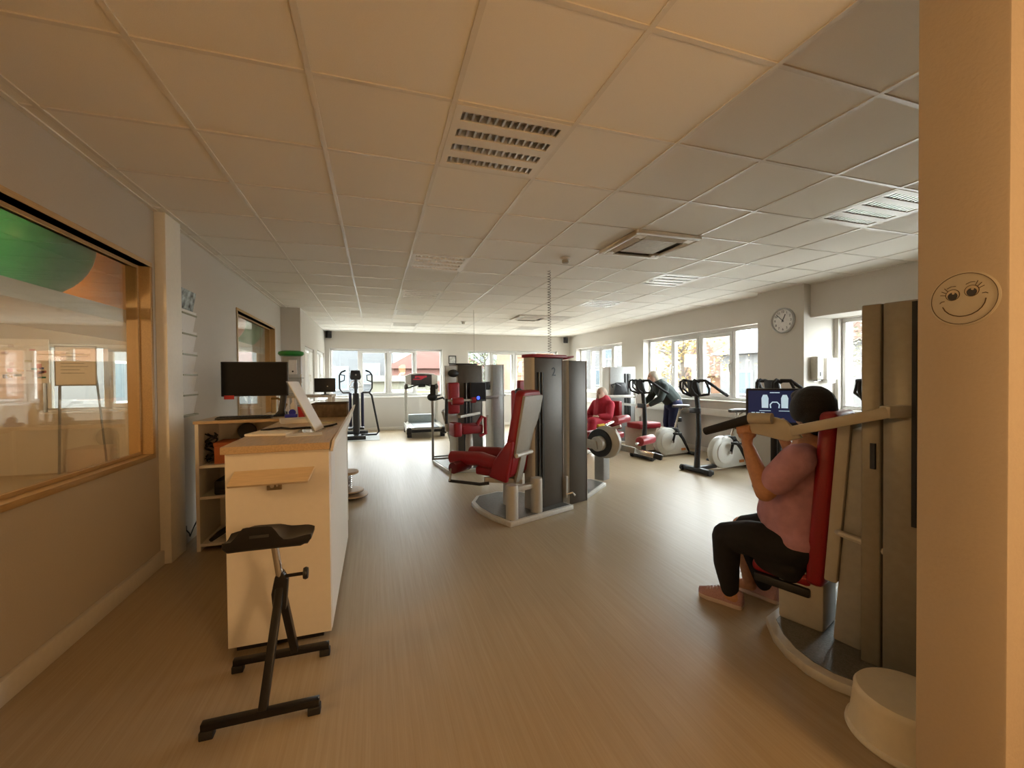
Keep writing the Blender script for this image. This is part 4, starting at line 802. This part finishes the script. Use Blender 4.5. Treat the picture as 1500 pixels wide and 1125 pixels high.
t = thing('picture_frame', 'small dark framed notice between the two far windows', 'picture', (2.15, 12.3, 1.97)); MB().bb(-.11, .11, -.02, 0, -.12, -.095).bb(-.11, .11, -.02, 0, .095, .12).bb(-.11, -.09, -.02, 0, -.095, .095).bb(.09, .11, -.02, 0, -.095, .095).build('frame', black, t); MB().bb(-.09, .09, -.012, 0, -.095, .095).build('sheet', M('grey_print', (.5, .5, .48), .6, var=.3, scale=20), t)
single('wall_rail', MB().bb(-.12, .12, -.04, 0, -.02, .02), white, 'short white bracket on the far wall under the framed notice', 'bracket', (2.02, 12.3, 1.42), bevel=.005)
# tall clear shelf rack with green cushion near the left wall
t = thing('supply_rack', 'narrow white rack with glass shelves by the left wall', 'rack', (-1.12, 6.6, 0))
MB().bb(-.11, .12, .0, .12, .0, 1.75).build('back_panel', M('rack_grey', (.5, .5, .48), .5), t, bevel=.006); MB().bb(-.03, .07, -.02, .0, 1.5, 1.7).build('white_card', paper, t); MB().cyl((.02, -.022, 1.54), (.02, -.026, 1.54), .012, n=10).build('card_pin', black, t)
for z in (1.44, 1.22, 1.05): MB().bb(-.14, .16, -.2, .0, z, z+.012).build('glass_shelf', M('shelf_green_glass', (.4, .42, .38), .2), t)
for sx in (-.13, .15): MB().cyl((sx, -.19, .0), (sx, -.19, 1.5), .01, n=8).build('corner_post', chrome, t)
single('balance_cushion', MB().lathe([(.0, .0), (.14, .005), (.165, .03), (.16, .06), (.12, .075), (0, .08)], n=36), M('cushion_green', (.01, .2, .02), .45), 'flat green balance cushion on top of the narrow rack', 'cushion', (-1.12, 6.6, 1.753))
# balance boards behind the counter
def disc(z, r, x, y, lab, grp=None):
    t = thing('balance_board', lab, 'balance board', (x, y, z), group='wooden balance boards'); MB().lathe([(.0, 0), (r*.4, .0), (r*.98, .03), (r, .04), (r*.98, .05), (0, .05)], n=36).build('board', M('beech_board', (.42, .28, .15), .45, var=.1), t)
    MB().lathe([(r*.96, .026), (r*.99, .03), (r*.99, .04)], n=36).build('edge_ring', rubber, t)
disc(.0, .2, -.3, 5.4, 'wide wooden balance board at the bottom of the stack behind the counter'); disc(.052, .17, -.32, 5.41, 'smaller wooden balance board lying on the wide one behind the counter')
t = thing('balance_stool', 'round wooden top on a coiled spring behind the counter', 'balance stool', (-.35, 5.42, .104)); MB().tube([(.06*math.cos(k*.7), .06*math.sin(k*.7), .01+k*.0026) for k in range(70)], .009, 6).build('spring', chrome, t); MB().lathe([(.0, .19), (.14, .19), (.145, .205), (.14, .22), (0, .22)], n=30).build('top_board', M('beech_board'), t)

# ------------------------------------------------------------------ people (bodies grown from tapered limbs, fused into one surface)
def organic(name, parts, mat, parent, voxel, smooth=6):
    b = MB()
    for p in parts:
        if p[0] == 'c':      # capsule chain: points, radii
            pts, rs = p[1], p[2]; P_ = []; Q = []
            for i in range(len(pts)-1):
                for k in range(6):
                    u = k/6; P_.append(Vector(pts[i]).lerp(Vector(pts[i+1]), u)); Q.append(rs[i]*(1-u)+rs[i+1]*u)
            P_.append(Vector(pts[-1])); Q.append(rs[-1])
            for i in range(len(pts)): b.ball(pts[i], rs[i]*.995, 12)
            b.tube(P_, Q, 14)
        else: b.ball(p[1], p[2], 20, p[3] if len(p) > 3 else None)
    me = bpy.data.meshes.new(name); me.from_pydata(b.v, [], b.f); o = bpy.data.objects.new(name, me); COL.objects.link(o)
    md = o.modifiers.new('r', 'REMESH'); md.mode = 'VOXEL'; md.voxel_size = voxel; ms = o.modifiers.new('s', 'SMOOTH'); ms.iterations = smooth; ms.factor = .5
    dg = bpy.context.evaluated_depsgraph_get(); me2 = bpy.data.meshes.new_from_object(o.evaluated_get(dg)); bpy.data.objects.remove(o); me2.name = name
    for p in me2.polygons: p.use_smooth = True
    me2.materials.clear(); me2.materials.append(mat); o = bpy.data.objects.new(name, me2); COL.objects.link(o); o.parent = parent
    return o
RX = lambda a: Matrix.Rotation(R(a), 3, 'X'); RZ = lambda a: Matrix.Rotation(R(a), 3, 'Z')
# seated woman; local frame x = right, y = forward, same as the machine
t = thing('person', 'seated woman in pink shirt and black trousers gripping the press handle', 'person', (O[0], O[1], 0), AZ)
sk = []
HT = Matrix.Translation((0, .015, 0)) @ Matrix.Rotation(R(-46), 4, 'Z') @ Matrix.Translation((0, -.015, 0)); H3 = HT.to_3x3()   # head turned towards the display
def hb(c, r): return ('b', tuple(HT @ Vector(c)), r, H3)
sk.append(hb((0, .03, 1.235), (.078, .095, .115))); sk.append(hb((0, .075, 1.19), (.055, .06, .07))); sk.append(hb((0, .118, 1.215), (.014, .022, .02)))   # skull, jaw, nose
for s_ in (-1, 1): sk.append(hb((s_*.08, .02, 1.22), (.012, .022, .032)))
sk.append(hb((0, .112, 1.17), (.028, .014, .012)))
sk.append(('c', [(0, .02, 1.15), (0, .0, 1.02)], [.052, .06]))
sk += [('c', [(0, .0, 1.0), (0, .04, .75), (0, .08, .5)], [.12, .14, .15]), ('c', [(-.15, .02, .97), (.15, .02, .97)], [.06, .06])]
for s_ in (-1, 1): sk += [('c', [(s_*.09, .08, .46), (s_*.12, .44, .43)], [.09, .065]), ('c', [(s_*.12, .44, .43), (s_*.12, .40, .1)], [.06, .04]), ('c', [(s_*.12, .38, .06), (s_*.12, .5, .04)], [.035, .03])]
# left arm raised to the grip, right arm mirrored; hands with five fingers round the grip
def arm(s_, sh, el, wr, gp, gd):
    out = [('c', [sh, el], [.062, .05]), ('c', [el, (Vector(el)*.45+Vector(wr)*.55), wr], [.05, .044, .028])]
    gp, gd, wr = Vector(gp), Vector(gd).normalized(), Vector(wr); up = (gp-wr).normalized(); n = gd.cross(up).normalized()*s_
    pc = wr.lerp(gp, .62)-n*.012; out.append(('c', [wr, pc], [.028, .034])); out.append(('c', [pc-gd*.026, pc+gd*.026], [.026, .026]))
    for k, (off, L_) in enumerate(((-.034, .9), (-.012, 1.05), (.01, 1.0), (.03, .82))):
        b0 = pc+gd*off+up*.012; r_ = .037*L_
        pts = [b0, gp+gd*off-n*.03+up*.016, gp+gd*off+up*.036, gp+gd*off+n*.03*L_+up*.018, gp+gd*off+n*.032*L_-up*.012]
        out.append(('c', [tuple(p) for p in pts], [.0105, .0105, .01, .0095, .0085]))
    tb_ = pc-gd*.03; out.append(('c', [tuple(tb_), tuple(gp-gd*.05-up*.02+n*.012), tuple(gp-gd*.03+n*.034)], [.014, .012, .0095]))
    return out
sk += arm(-1, (-.19, .02, .98), (-.25, .16, .775), (-.23, .262, 1.035), (-.236, .268, 1.112), (.09, 1, -.22))
sk += arm(1, (.19, .02, .98), (.27, .12, .77), (.25, .25, 1.03), (.25, .27, 1.1), (-.09, 1, -.22))
sk = [(p[0], [tuple(q) for q in p[1]], p[2]) if p[0] == 'c' else p for p in sk]
organic('body', sk, skin, t, .0055, 5)
eye = M('eye_dark', (.02, .012, .01), .2)
for s_ in (-1, 1): MB(HT).ball((s_*.032, .112, 1.238), (.013, .009, .008), 10).build('eye', eye, t)
MB(HT).ball((0, .1275, 1.168), (.024, .006, .005), 10).build('lips', M('lips', (.35, .1, .08), .45), t)
hairm = M('hair_black', (.006, .004, .0035), .65, var=.4, scale=220, bump=.8)
organic('hair', [hb((0, -.01, 1.255), (.105, .115, .11)), hb((0, .055, 1.3), (.085, .08, .05)), hb((0, -.06, 1.19), (.085, .06, .1)), hb((-.078, .0, 1.235), (.03, .075, .075)), hb((.078, .0, 1.235), (.03, .075, .075))], hairm, t, .008, 3)
pinkm = M('pink_shirt', (.52, .28, .36), .8, var=.14, scale=16, bump=1.)
organic('shirt', [('c', [(0, .0, 1.02), (0, .05, .85), (0, .1, .66), (0, .09, .5)], [.105, .165, .185, .17]), ('c', [(-.17, .015, .975), (.17, .015, .975)], [.075, .075]), ('b', (0, .15, .62), (.17, .14, .12)), ('b', (-.08, .14, .84), (.085, .09, .085)), ('b', (.08, .14, .84), (.085, .09, .085)), ('b', (0, .05, .5), (.2, .15, .09)),
   ('c', [(-.19, .02, .97), (-.232, .108, .85)], [.088, .082]), ('c', [(.19, .02, .97), (.25, .08, .85)], [.088, .082])], pinkm, t, .009, 8)
organic('trousers', [('b', (0, .06, .45), (.2, .16, .11)), ('c', [(-.09, .1, .45), (-.115, .3, .45), (-.12, .43, .425)], [.115, .105, .085]), ('c', [(.09, .1, .45), (.115, .3, .45), (.12, .41, .425)], [.115, .105, .085]),
   ('c', [(-.12, .43, .425), (-.12, .43, .25), (-.12, .41, .1)], [.085, .075, .052]), ('c', [(.12, .41, .425), (.13, .36, .25), (.13, .31, .1)], [.085, .075, .052]), ('c', [(-.1, .2, .36), (-.1, .08, .34)], [.08, .08])], M('black_trousers', (.008, .008, .01), .85, var=.2), t, .009, 6)
def shoe(x, y, rz, nm='shoe'):
    F = frame(x, y, 0, rz); up_ = MB(F); vs = []; n = 14
    prof = [(-.115, .026, .075), (-.1, .036, .085), (-.05, .038, .085), (.0, .037, .08), (.05, .042, .062), (.09, .043, .05), (.125, .034, .042), (.145, .016, .034)]
    for (yy, w, h) in prof:
        for k in range(n):
            a = math.pi*k/(n-1); vs.append((w*math.cos(a), yy, .02+h*max(0, math.sin(a))**.8))
    fs = [(i*n+k, i*n+k+1, (i+1)*n+k+1, (i+1)*n+k) for i in range(len(prof)-1) for k in range(n-1)]+[tuple(range(n)), tuple((len(prof)-1)*n+k for k in range(n))]+[(i*n, (i+1)*n, (i+1)*n+n-1, i*n+n-1) for i in range(len(prof)-1)]
    up_.add(vs, fs); so = up_.build(nm, M('pink_shoe', (.46, .27, .27), .7, var=.12, scale=120), t, sharp=70)
    MB(F).prism([(w*1.12*sg, yy, 0) for sg, lst in ((1, prof), (-1, prof[::-1])) for (yy, w, h) in lst], (0, 0, .026)).build('sole', M('pale_sole', (.62, .5, .45), .6), so, bevel=.006)
    for k in range(4): MB(F).tube([(-.025, .03+k*.02, .082-k*.007), (0, .03+k*.02, .098-k*.008), (.025, .03+k*.02, .082-k*.007)], .004, 6).build('lace', M('lace', (.6, .5, .48), .8), so)
shoe(-.12, .452, R(8)); shoe(.14, .335, R(-4))

# bending person by the window
t = thing('person', 'bending person in dark green top and blue trousers by the window', 'person', (5.6, 7.1, 0), R(80))   # faces local +y -> towards -x
organic('body', [('b', (0, .34, 1.42), (.078, .095, .11)), ('b', (0, .4, 1.38), (.05, .05, .06)), ('b', (0, .44, 1.4), (.014, .02, .018)), ('c', [(0, .28, 1.34), (0, .2, 1.25)], [.05, .06]), ('c', [(0, .17, 1.22), (0, .05, 1.05), (0, -.08, .93)], [.13, .14, .14]),
   ('c', [(-.17, .18, 1.2), (-.2, .3, .98), (-.14, .5, .86)], [.055, .045, .03]), ('c', [(.17, .18, 1.2), (.2, .3, .98), (.14, .5, .86)], [.055, .045, .03]),
   ('c', [(-.14, .5, .86), (-.13, .57, .84)], [.03, .03]), ('c', [(.14, .5, .86), (.13, .57, .84)], [.03, .03])]+
   [('c', [(sx*.14+dx, .57, .84), (sx*.13+dx*1.1, .61, .825), (sx*.13+dx, .63, .8)], [.012, .01, .008]) for sx in (-1, 1) for dx in (-.03, -.01, .01, .03)]+[('c', [(sx*.11, .54, .85), (sx*.07, .58, .84)], [.012, .01]) for sx in (-1, 1)]+
   [('c', [(s_*.1, -.1, .9), (s_*.11, -.03, .5), (s_*.11, -.08, .09)], [.1, .065, .04]) for s_ in (-1, 1)]+[('c', [(s_*.11, -.08, .06), (s_*.12, .08, .04)], [.035, .03]) for s_ in (-1, 1)], skinp, t, .008, 5)
organic('hair', [('b', (0, .31, 1.45), (.095, .11, .1)), ('b', (0, .27, 1.4), (.085, .08, .09))], M('hair_grey_blond', (.55, .5, .42), .7, var=.2, scale=200), t, .01, 3)
for s_ in (-1, 1): MB().ball((s_*.03, .425, 1.43), (.012, .01, .008), 8).build('eye', eye, t)
organic('sweater', [('c', [(0, .2, 1.24), (0, .06, 1.1), (0, -.09, .94)], [.15, .185, .175]), ('c', [(-.16, .18, 1.22), (.16, .18, 1.22)], [.085, .085]), ('c', [(-.18, .18, 1.2), (-.21, .29, .99), (-.155, .46, .88)], [.085, .07, .048]), ('c', [(.18, .18, 1.2), (.21, .29, .99), (.155, .46, .88)], [.085, .07, .048])], M('dark_green_top', (.028, .04, .036), .85), t, .012, 6)
organic('trousers', [('b', (0, -.1, .88), (.19, .17, .15)), ('c', [(-.1, -.1, .86), (-.11, -.03, .5), (-.11, -.08, .08)], [.13, .09, .07]), ('c', [(.1, -.1, .86), (.11, -.03, .5), (.11, -.08, .08)], [.13, .09, .07])], M('navy_trousers', (.012, .016, .06), .85), t, .012, 6)
for s_ in (-1, 1): MB().ball((s_*.115, -.01, .04), (.048, .13, .045), 14).build('shoe', black, t)
# reclining person in red beyond the towers
t = thing('person', 'seated person in red clothing beyond the dark tower', 'person', (4.25, 7.35, 0), R(110))
organic('body', [('b', (0, .06, 1.1), (.08, .095, .115)), ('b', (0, .12, 1.06), (.05, .05, .06)), ('b', (0, .155, 1.09), (.014, .02, .018)), ('c', [(0, .03, 1.02), (0, -.02, .92)], [.05, .06]), ('c', [(0, -.02, .9), (0, .0, .6)], [.14, .15]), ('c', [(-.18, 0, .88), (-.25, .12, .66), (-.15, .34, .68)], [.055, .045, .03]), ('c', [(.18, 0, .88), (.25, .12, .66), (.15, .34, .68)], [.055, .045, .03])]+
   [('c', [(sx*.15+dx, .34, .68), (sx*.14+dx, .4, .69), (sx*.13+dx, .42, .67)], [.014, .01, .008]) for sx in (-1, 1) for dx in (-.03, -.01, .01, .03)]+[('c', [(sx*.12, .34, .69), (sx*.08, .37, .7)], [.012, .01]) for sx in (-1, 1)]+
   [('c', [(s_*.1, .05, .55), (s_*.13, .45, .58), (s_*.13, .55, .1)], [.1, .07, .04]) for s_ in (-1, 1)]+[('c', [(s_*.13, .55, .06), (s_*.13, .7, .04)], [.035, .03]) for s_ in (-1, 1)], skinp, t, .008, 5)
organic('hair', [('b', (0, .02, 1.14), (.09, .1, .09)), ('b', (0, -.03, 1.1), (.08, .07, .08))], M('hair_light', (.5, .4, .32), .7, var=.2, scale=200), t, .01, 3)
for s_ in (-1, 1): MB().ball((s_*.03, .14, 1.11), (.012, .01, .008), 8).build('eye', eye, t)
redc = M('red_cloth', (.38, .01, .03), .8, var=.1)
organic('jacket', [('c', [(0, -.02, .92), (0, .01, .6)], [.17, .19]), ('c', [(-.18, 0, .89), (.18, 0, .89)], [.09, .09]), ('c', [(-.19, 0, .88), (-.26, .12, .67), (-.17, .3, .68)], [.085, .07, .05]), ('c', [(.19, 0, .88), (.26, .12, .67), (.17, .3, .68)], [.085, .07, .05])], redc, t, .012, 6)
organic('trousers', [('b', (0, .05, .54), (.19, .17, .13))]+[('c', [(s_*.1, .05, .56), (s_*.13, .45, .59), (s_*.13, .54, .12)], [.12, .095, .065]) for s_ in (-1, 1)], redc, t, .012, 6)
MB().box((.0, .32, .52), (.5, .2, .05), rz=0).build('yellow_towel', M('yellow_cloth', (.6, .4, .05), .85), t, bevel=.02)
for s_ in (-1, 1): MB().ball((s_*.13, .62, .04), (.048, .13, .045), 14).build('shoe', white, t)
t = thing('recline_seat', 'red reclining training seat under the person in red', 'gym machine', (4.25, 7.35, 0), R(110))
MB().bb(-.22, .22, -.2, .32, .34, .42).build('seat', redv, t, bevel=.03, seg=3); MB().bb(-.22, .22, -.33, -.22, .4, .95).build('backrest', redv, t, bevel=.03, seg=3); MB().bb(-.08, .08, -.1, .1, .04, .34).build('seat_column', silver, t); MB().bb(-.3, .3, -.35, .35, 0, .04).build('base', silver, t, bevel=.008)

# ------------------------------------------------------------------ outdoors
struct(MB().bb(-70, 90, 12.7, 110, -.7, -.5).bb(6.85, 90, -40, 12.7, -.7, -.5).bb(-70, -1.7, 8.7, 12.7, -.7, -.5).build('ground_outside', M('pale_paving', (.3, .295, .28), .9, var=.1, scale=2)))
def house(name, label, x, y, rz, w, d, h, wallc, roofc, wins, gable=1.5, shift=0):
    t = thing(name, label, 'house', (x, y, -.5), R(rz)); wm = M('render_'+label[:14].replace(' ', '_'), [c*.58 for c in wallc], .9, var=.05, scale=1.5)
    MB().bb(-w/2, w/2, 0, d, 0, h).build('walls', wm, t)
    rm = M('roof_'+label[:14].replace(' ', '_'), [c*.5 for c in roofc], .8, var=.12, scale=3)
    if gable > 0:
        MB().prism([(-w/2-.3, -.3, h-.05), (w/2+.3, -.3, h-.05), (w/2+.3, -.3, h+.1), (0, -.3, h+gable+.15), (-w/2-.3, -.3, h+.1)], (0, d+.6, 0)).build('roof', rm, t)
    elif gable < 0: MB().prism([(-w/2-.3, -.4, h), (-w/2-.3, d+.4, h), (-w/2-.3, d/2, h-gable)], (w+.6, 0, 0)).build('roof', rm, t)
    else: MB().bb(-w/2-.2, w/2+.2, -.2, d+.2, h, h+.3).build('roof', rm, t)
    for (wx, wz, ww, wh) in wins:
        f = MB().bb(wx-ww/2, wx+ww/2, -.06, .0, wz, wz+wh).build('window_frame', M('out_frame', (.3, .3, .3), .6), t); MB().bb(wx-ww/2+.08, wx+ww/2-.08, -.08, -.06, wz+.08, wz+wh-.08).build('pane', M('out_pane', (.06, .075, .085), .25), f)
    return t
house('apartment_house', 'white rendered house seen through the left far window', -3.5, 30.3, 0, 9.4, 8, 6.5, (.085, .09, .093), (.06, .05, .05), [(-1, 1.2, 1.2, 1.6), (1.2, 1.2, 1.2, 1.6), (3.2, 1.6, 1.2, 1.4), (-1, 4, 1.2, 1.4), (1.6, 4, 1.2, 1.4), (3.6, 4, 1, 1.4)], -2)
house('red_house', 'red orange house wall seen through the middle far window', 3.6, 26, 0, 5.2, 3.4, 2.6, (.15, .065, .05), (.14, .06, .045), [(-1.2, .8, .9, 1.1)], 1.6)
house('garage', 'pale low garage in front of the red house', 1.4, 21.8, 0, 3.2, 3, 1.8, (.13, .125, .09), (.14, .14, .12), [(0, .4, 2.0, 1.0)], 0)
house('town_house', 'white house with small windows seen through the second far window', 9.3, 31, -6, 7, 8, 7, (.09, .094, .097), (.07, .05, .05), [(-2.2, 2.6, .8, 1.2), (-.9, 2.6, .8, 1.2), (1, 2.6, .9, 1.2), (-2.2, 1, .8, 1.1), (0, 1, .8, 1.1)], 0)
t = thing('brick_annex', 'orange boarded annex outside the second far window', 'house', (6.6, 17.5, -.5), R(-4))
MB().bb(-.95, 1.6, .05, 3, 0, 3.4).build('core', M('annex_dark', (.1, .045, .02), .8), t); bmm = M('orange_board', (.1, .045, .022), .8, var=.15, scale=3)
for k in range(17): MB().bb(-1, 1.65, -.02, .05, .02+k*.2, .19+k*.2).build('board', bmm, t)
MB().bb(-1.2, 1.8, -.2, 3.2, 3.4, 3.6).build('roof', M('annex_roof', (.08, .06, .05), .8), t)
house('gable_house', 'orange gabled house outside the right window', 18.5, 20.2, -90, 3.2, 6, 2.0, (.15, .07, .03), (.12, .055, .03), [(0, .7, .9, 1.1)], 2.4)
house('white_villa', 'pale villa with grey roof outside the right window', 17, 14.5, -90, 6, 8, 3.0, (.12, .115, .112), (.1, .095, .095), [(-1.5, 1, 1, 1.2), (1.2, 1, 1, 1.2)], -2.2)
house('long_house', 'long pale building outside the far right window', 19, 29, -75, 10, 8, 5, (.12, .115, .112), (.1, .09, .09), [(-3, 1.2, 1.1, 1.4), (-1, 1.2, 1.1, 1.4), (1.2, 1.2, 1.1, 1.4), (3.4, 1.2, 1.1, 1.4), (-2, 3.4, 1.1, 1.2), (2, 3.4, 1.1, 1.2)], 0)
house('corner_house', 'pale house outside the niche window', 16, 8.2, -90, 5, 6, 3.2, (.12, .115, .112), (.15, .06, .04), [(-1, 1, 1, 1.2), (1.2, 1, 1, 1.2)], 1.6)
house('court_house', 'pale house wall outside the left side windows', -9, 15, 70, 12, 6, 5.5, (.12, .115, .112), (.15, .06, .04), [(-3, 1.2, 1.1, 1.4), (-.6, 1.2, 1.1, 1.4), (2.6, 1.2, 1.1, 1.4)], 0)
def car(x, y, rz, col, label):
    t = thing('parked_car', label, 'car', (x, y, -.5), R(rz), 'parked cars outside'); cm = M('carpaint_'+label[:8].strip().replace(' ', '_'), col, .3)
    MB().prism([(-2, -.8, .3), (2, -.8, .3), (2.05, -.8, .7), (1.1, -.8, .85), (-1.8, -.8, .9), (-2.05, -.8, .7)], (0, 1.6, 0)).build('body', cm, t, bevel=.06)
    MB().prism([(-1.6, -.7, .88), (.95, -.7, .85), (.4, -.7, 1.35), (-1.1, -.7, 1.38)], (0, 1.4, 0)).build('cabin', M('out_pane'), t, bevel=.05); MB().prism([(-1.1, -.72, 1.36), (.4, -.72, 1.34), (.3, -.72, 1.4), (-1, -.72, 1.43)], (0, 1.44, 0)).build('car_roof', cm, t)
    for wx in (-1.25, 1.3):
        for wy in (-.8, .8): MB().lathe([(.0, -.1), (.28, -.1), (.31, 0), (.28, .1), (0, .1)], (wx, wy, .31), axis='y').build('wheel', rubber, t)
car(2.2, 19, 5, (.12, .1, .035), 'yellowish car parked outside the middle far window'); car(-2.9, 20.5, 3, (.09, .09, .09), 'pale car parked outside the left far window')
def tree(x, y, h, r, n, col, label, leaf=.12):
    t = thing('tree', label, 'tree', (x, y, -.5)); tk = MB(); br = M('bark', (.05, .038, .028), .9)
    tk.tube([(0, 0, 0), (.05, 0, h*.3), (0, .05, h*.55), (.05, 0, h*.85)], [.11, .09, .06, .02], 8)
    rd = random.Random(label); tips = []
    for k in range(26):
        a = rd.uniform(0, 6.28); z0 = rd.uniform(.25, .75)*h; L_ = r*rd.uniform(.6, 1.1); q = (L_*math.cos(a), L_*math.sin(a), z0+L_*rd.uniform(.3, .9)); tk.tube([(0, 0, z0), (q[0]*.5, q[1]*.5, (z0+q[2])/2+.1), q], [.035, .022, .008], 5); tips.append(((0, 0, z0), q))
    tk.build('trunk', br, t); lf = MB()
    for k in range(n):
        b0, q = rd.choice(tips); u = rd.uniform(.35, 1.1); c = Vector(b0).lerp(Vector(q), u)+Vector([rd.gauss(0, r*.14) for _ in range(3)]); m3 = Matrix.Rotation(rd.uniform(0, 6.3), 3, 'Z') @ Matrix.Rotation(rd.uniform(0, 3.1), 3, 'X'); s_ = leaf*rd.uniform(.6, 1.2)
        lf.add([tuple(c+m3@Vector(p)) for p in ((-s_*.5, 0, 0), (0, -s_*.35, 0.02*s_), (s_*.6, 0, 0), (0, s_*.35, .02*s_))], [(0, 1, 2, 3)])
    tag(lf.build('foliage', M('leaf_'+label[:9].strip().replace(' ', '_'), col, .7, var=.4, scale=2), t), kind='stuff')
tree(11.4, 13.6, 4.6, 1.7, 1800, (.16, .1, .022), 'yellow autumn tree outside the right window')
tree(13.6, 9.6, 4.8, 1.6, 1500, (.09, .085, .055), 'thin greyish tree outside the right window near the villa')
tree(5.9, 23.2, 4.8, 1.5, 1600, (.07, .1, .04), 'green tree outside the far window behind the treadmill')

# ------------------------------------------------------------------ warm pendant lamps behind the camera and in the side room, the deepest an added fill
def pendant(x, y, z, power, label, r=.16):
    t = thing('pendant_lamp', label, 'lamp', (x, y, z), group='warm pendant lamps'); MB().ball((0, 0, 0), r, 24).build('globe', M('warm_globe', (.9, .8, .6), .4, emit=((1, .62, .3), 6.)), t)
    MB().cyl((0, 0, r), (0, 0, ZC-z), .006, n=8).build('cord', rubber, t); MB().lathe([(.05, 0), (.05, -.02), (.0, -.03)], (0, 0, ZC-z)).build('ceiling_cap', white, t)
    l = bpy.data.lights.new('pendant_light', 'POINT'); l.energy = power; l.color = WARM; l.shadow_soft_size = r
    o = bpy.data.objects.new('pendant_light', l); COL.objects.link(o); o.location = (x, y, z-r-.2)
pendant(1.57, -1.35, 2.05, 54, 'warm globe pendant lamp hanging behind the camera', .24)
pendant(-2.75, 1.5, 2.3, 130, 'warm globe pendant lamp in the side room near the large green ball')
pendant(-4.3, 5.4, 2.3, 30, 'added unseen warm fill globe deep inside the side room')  # added fill light out of view, brightens the poster and whiteboard
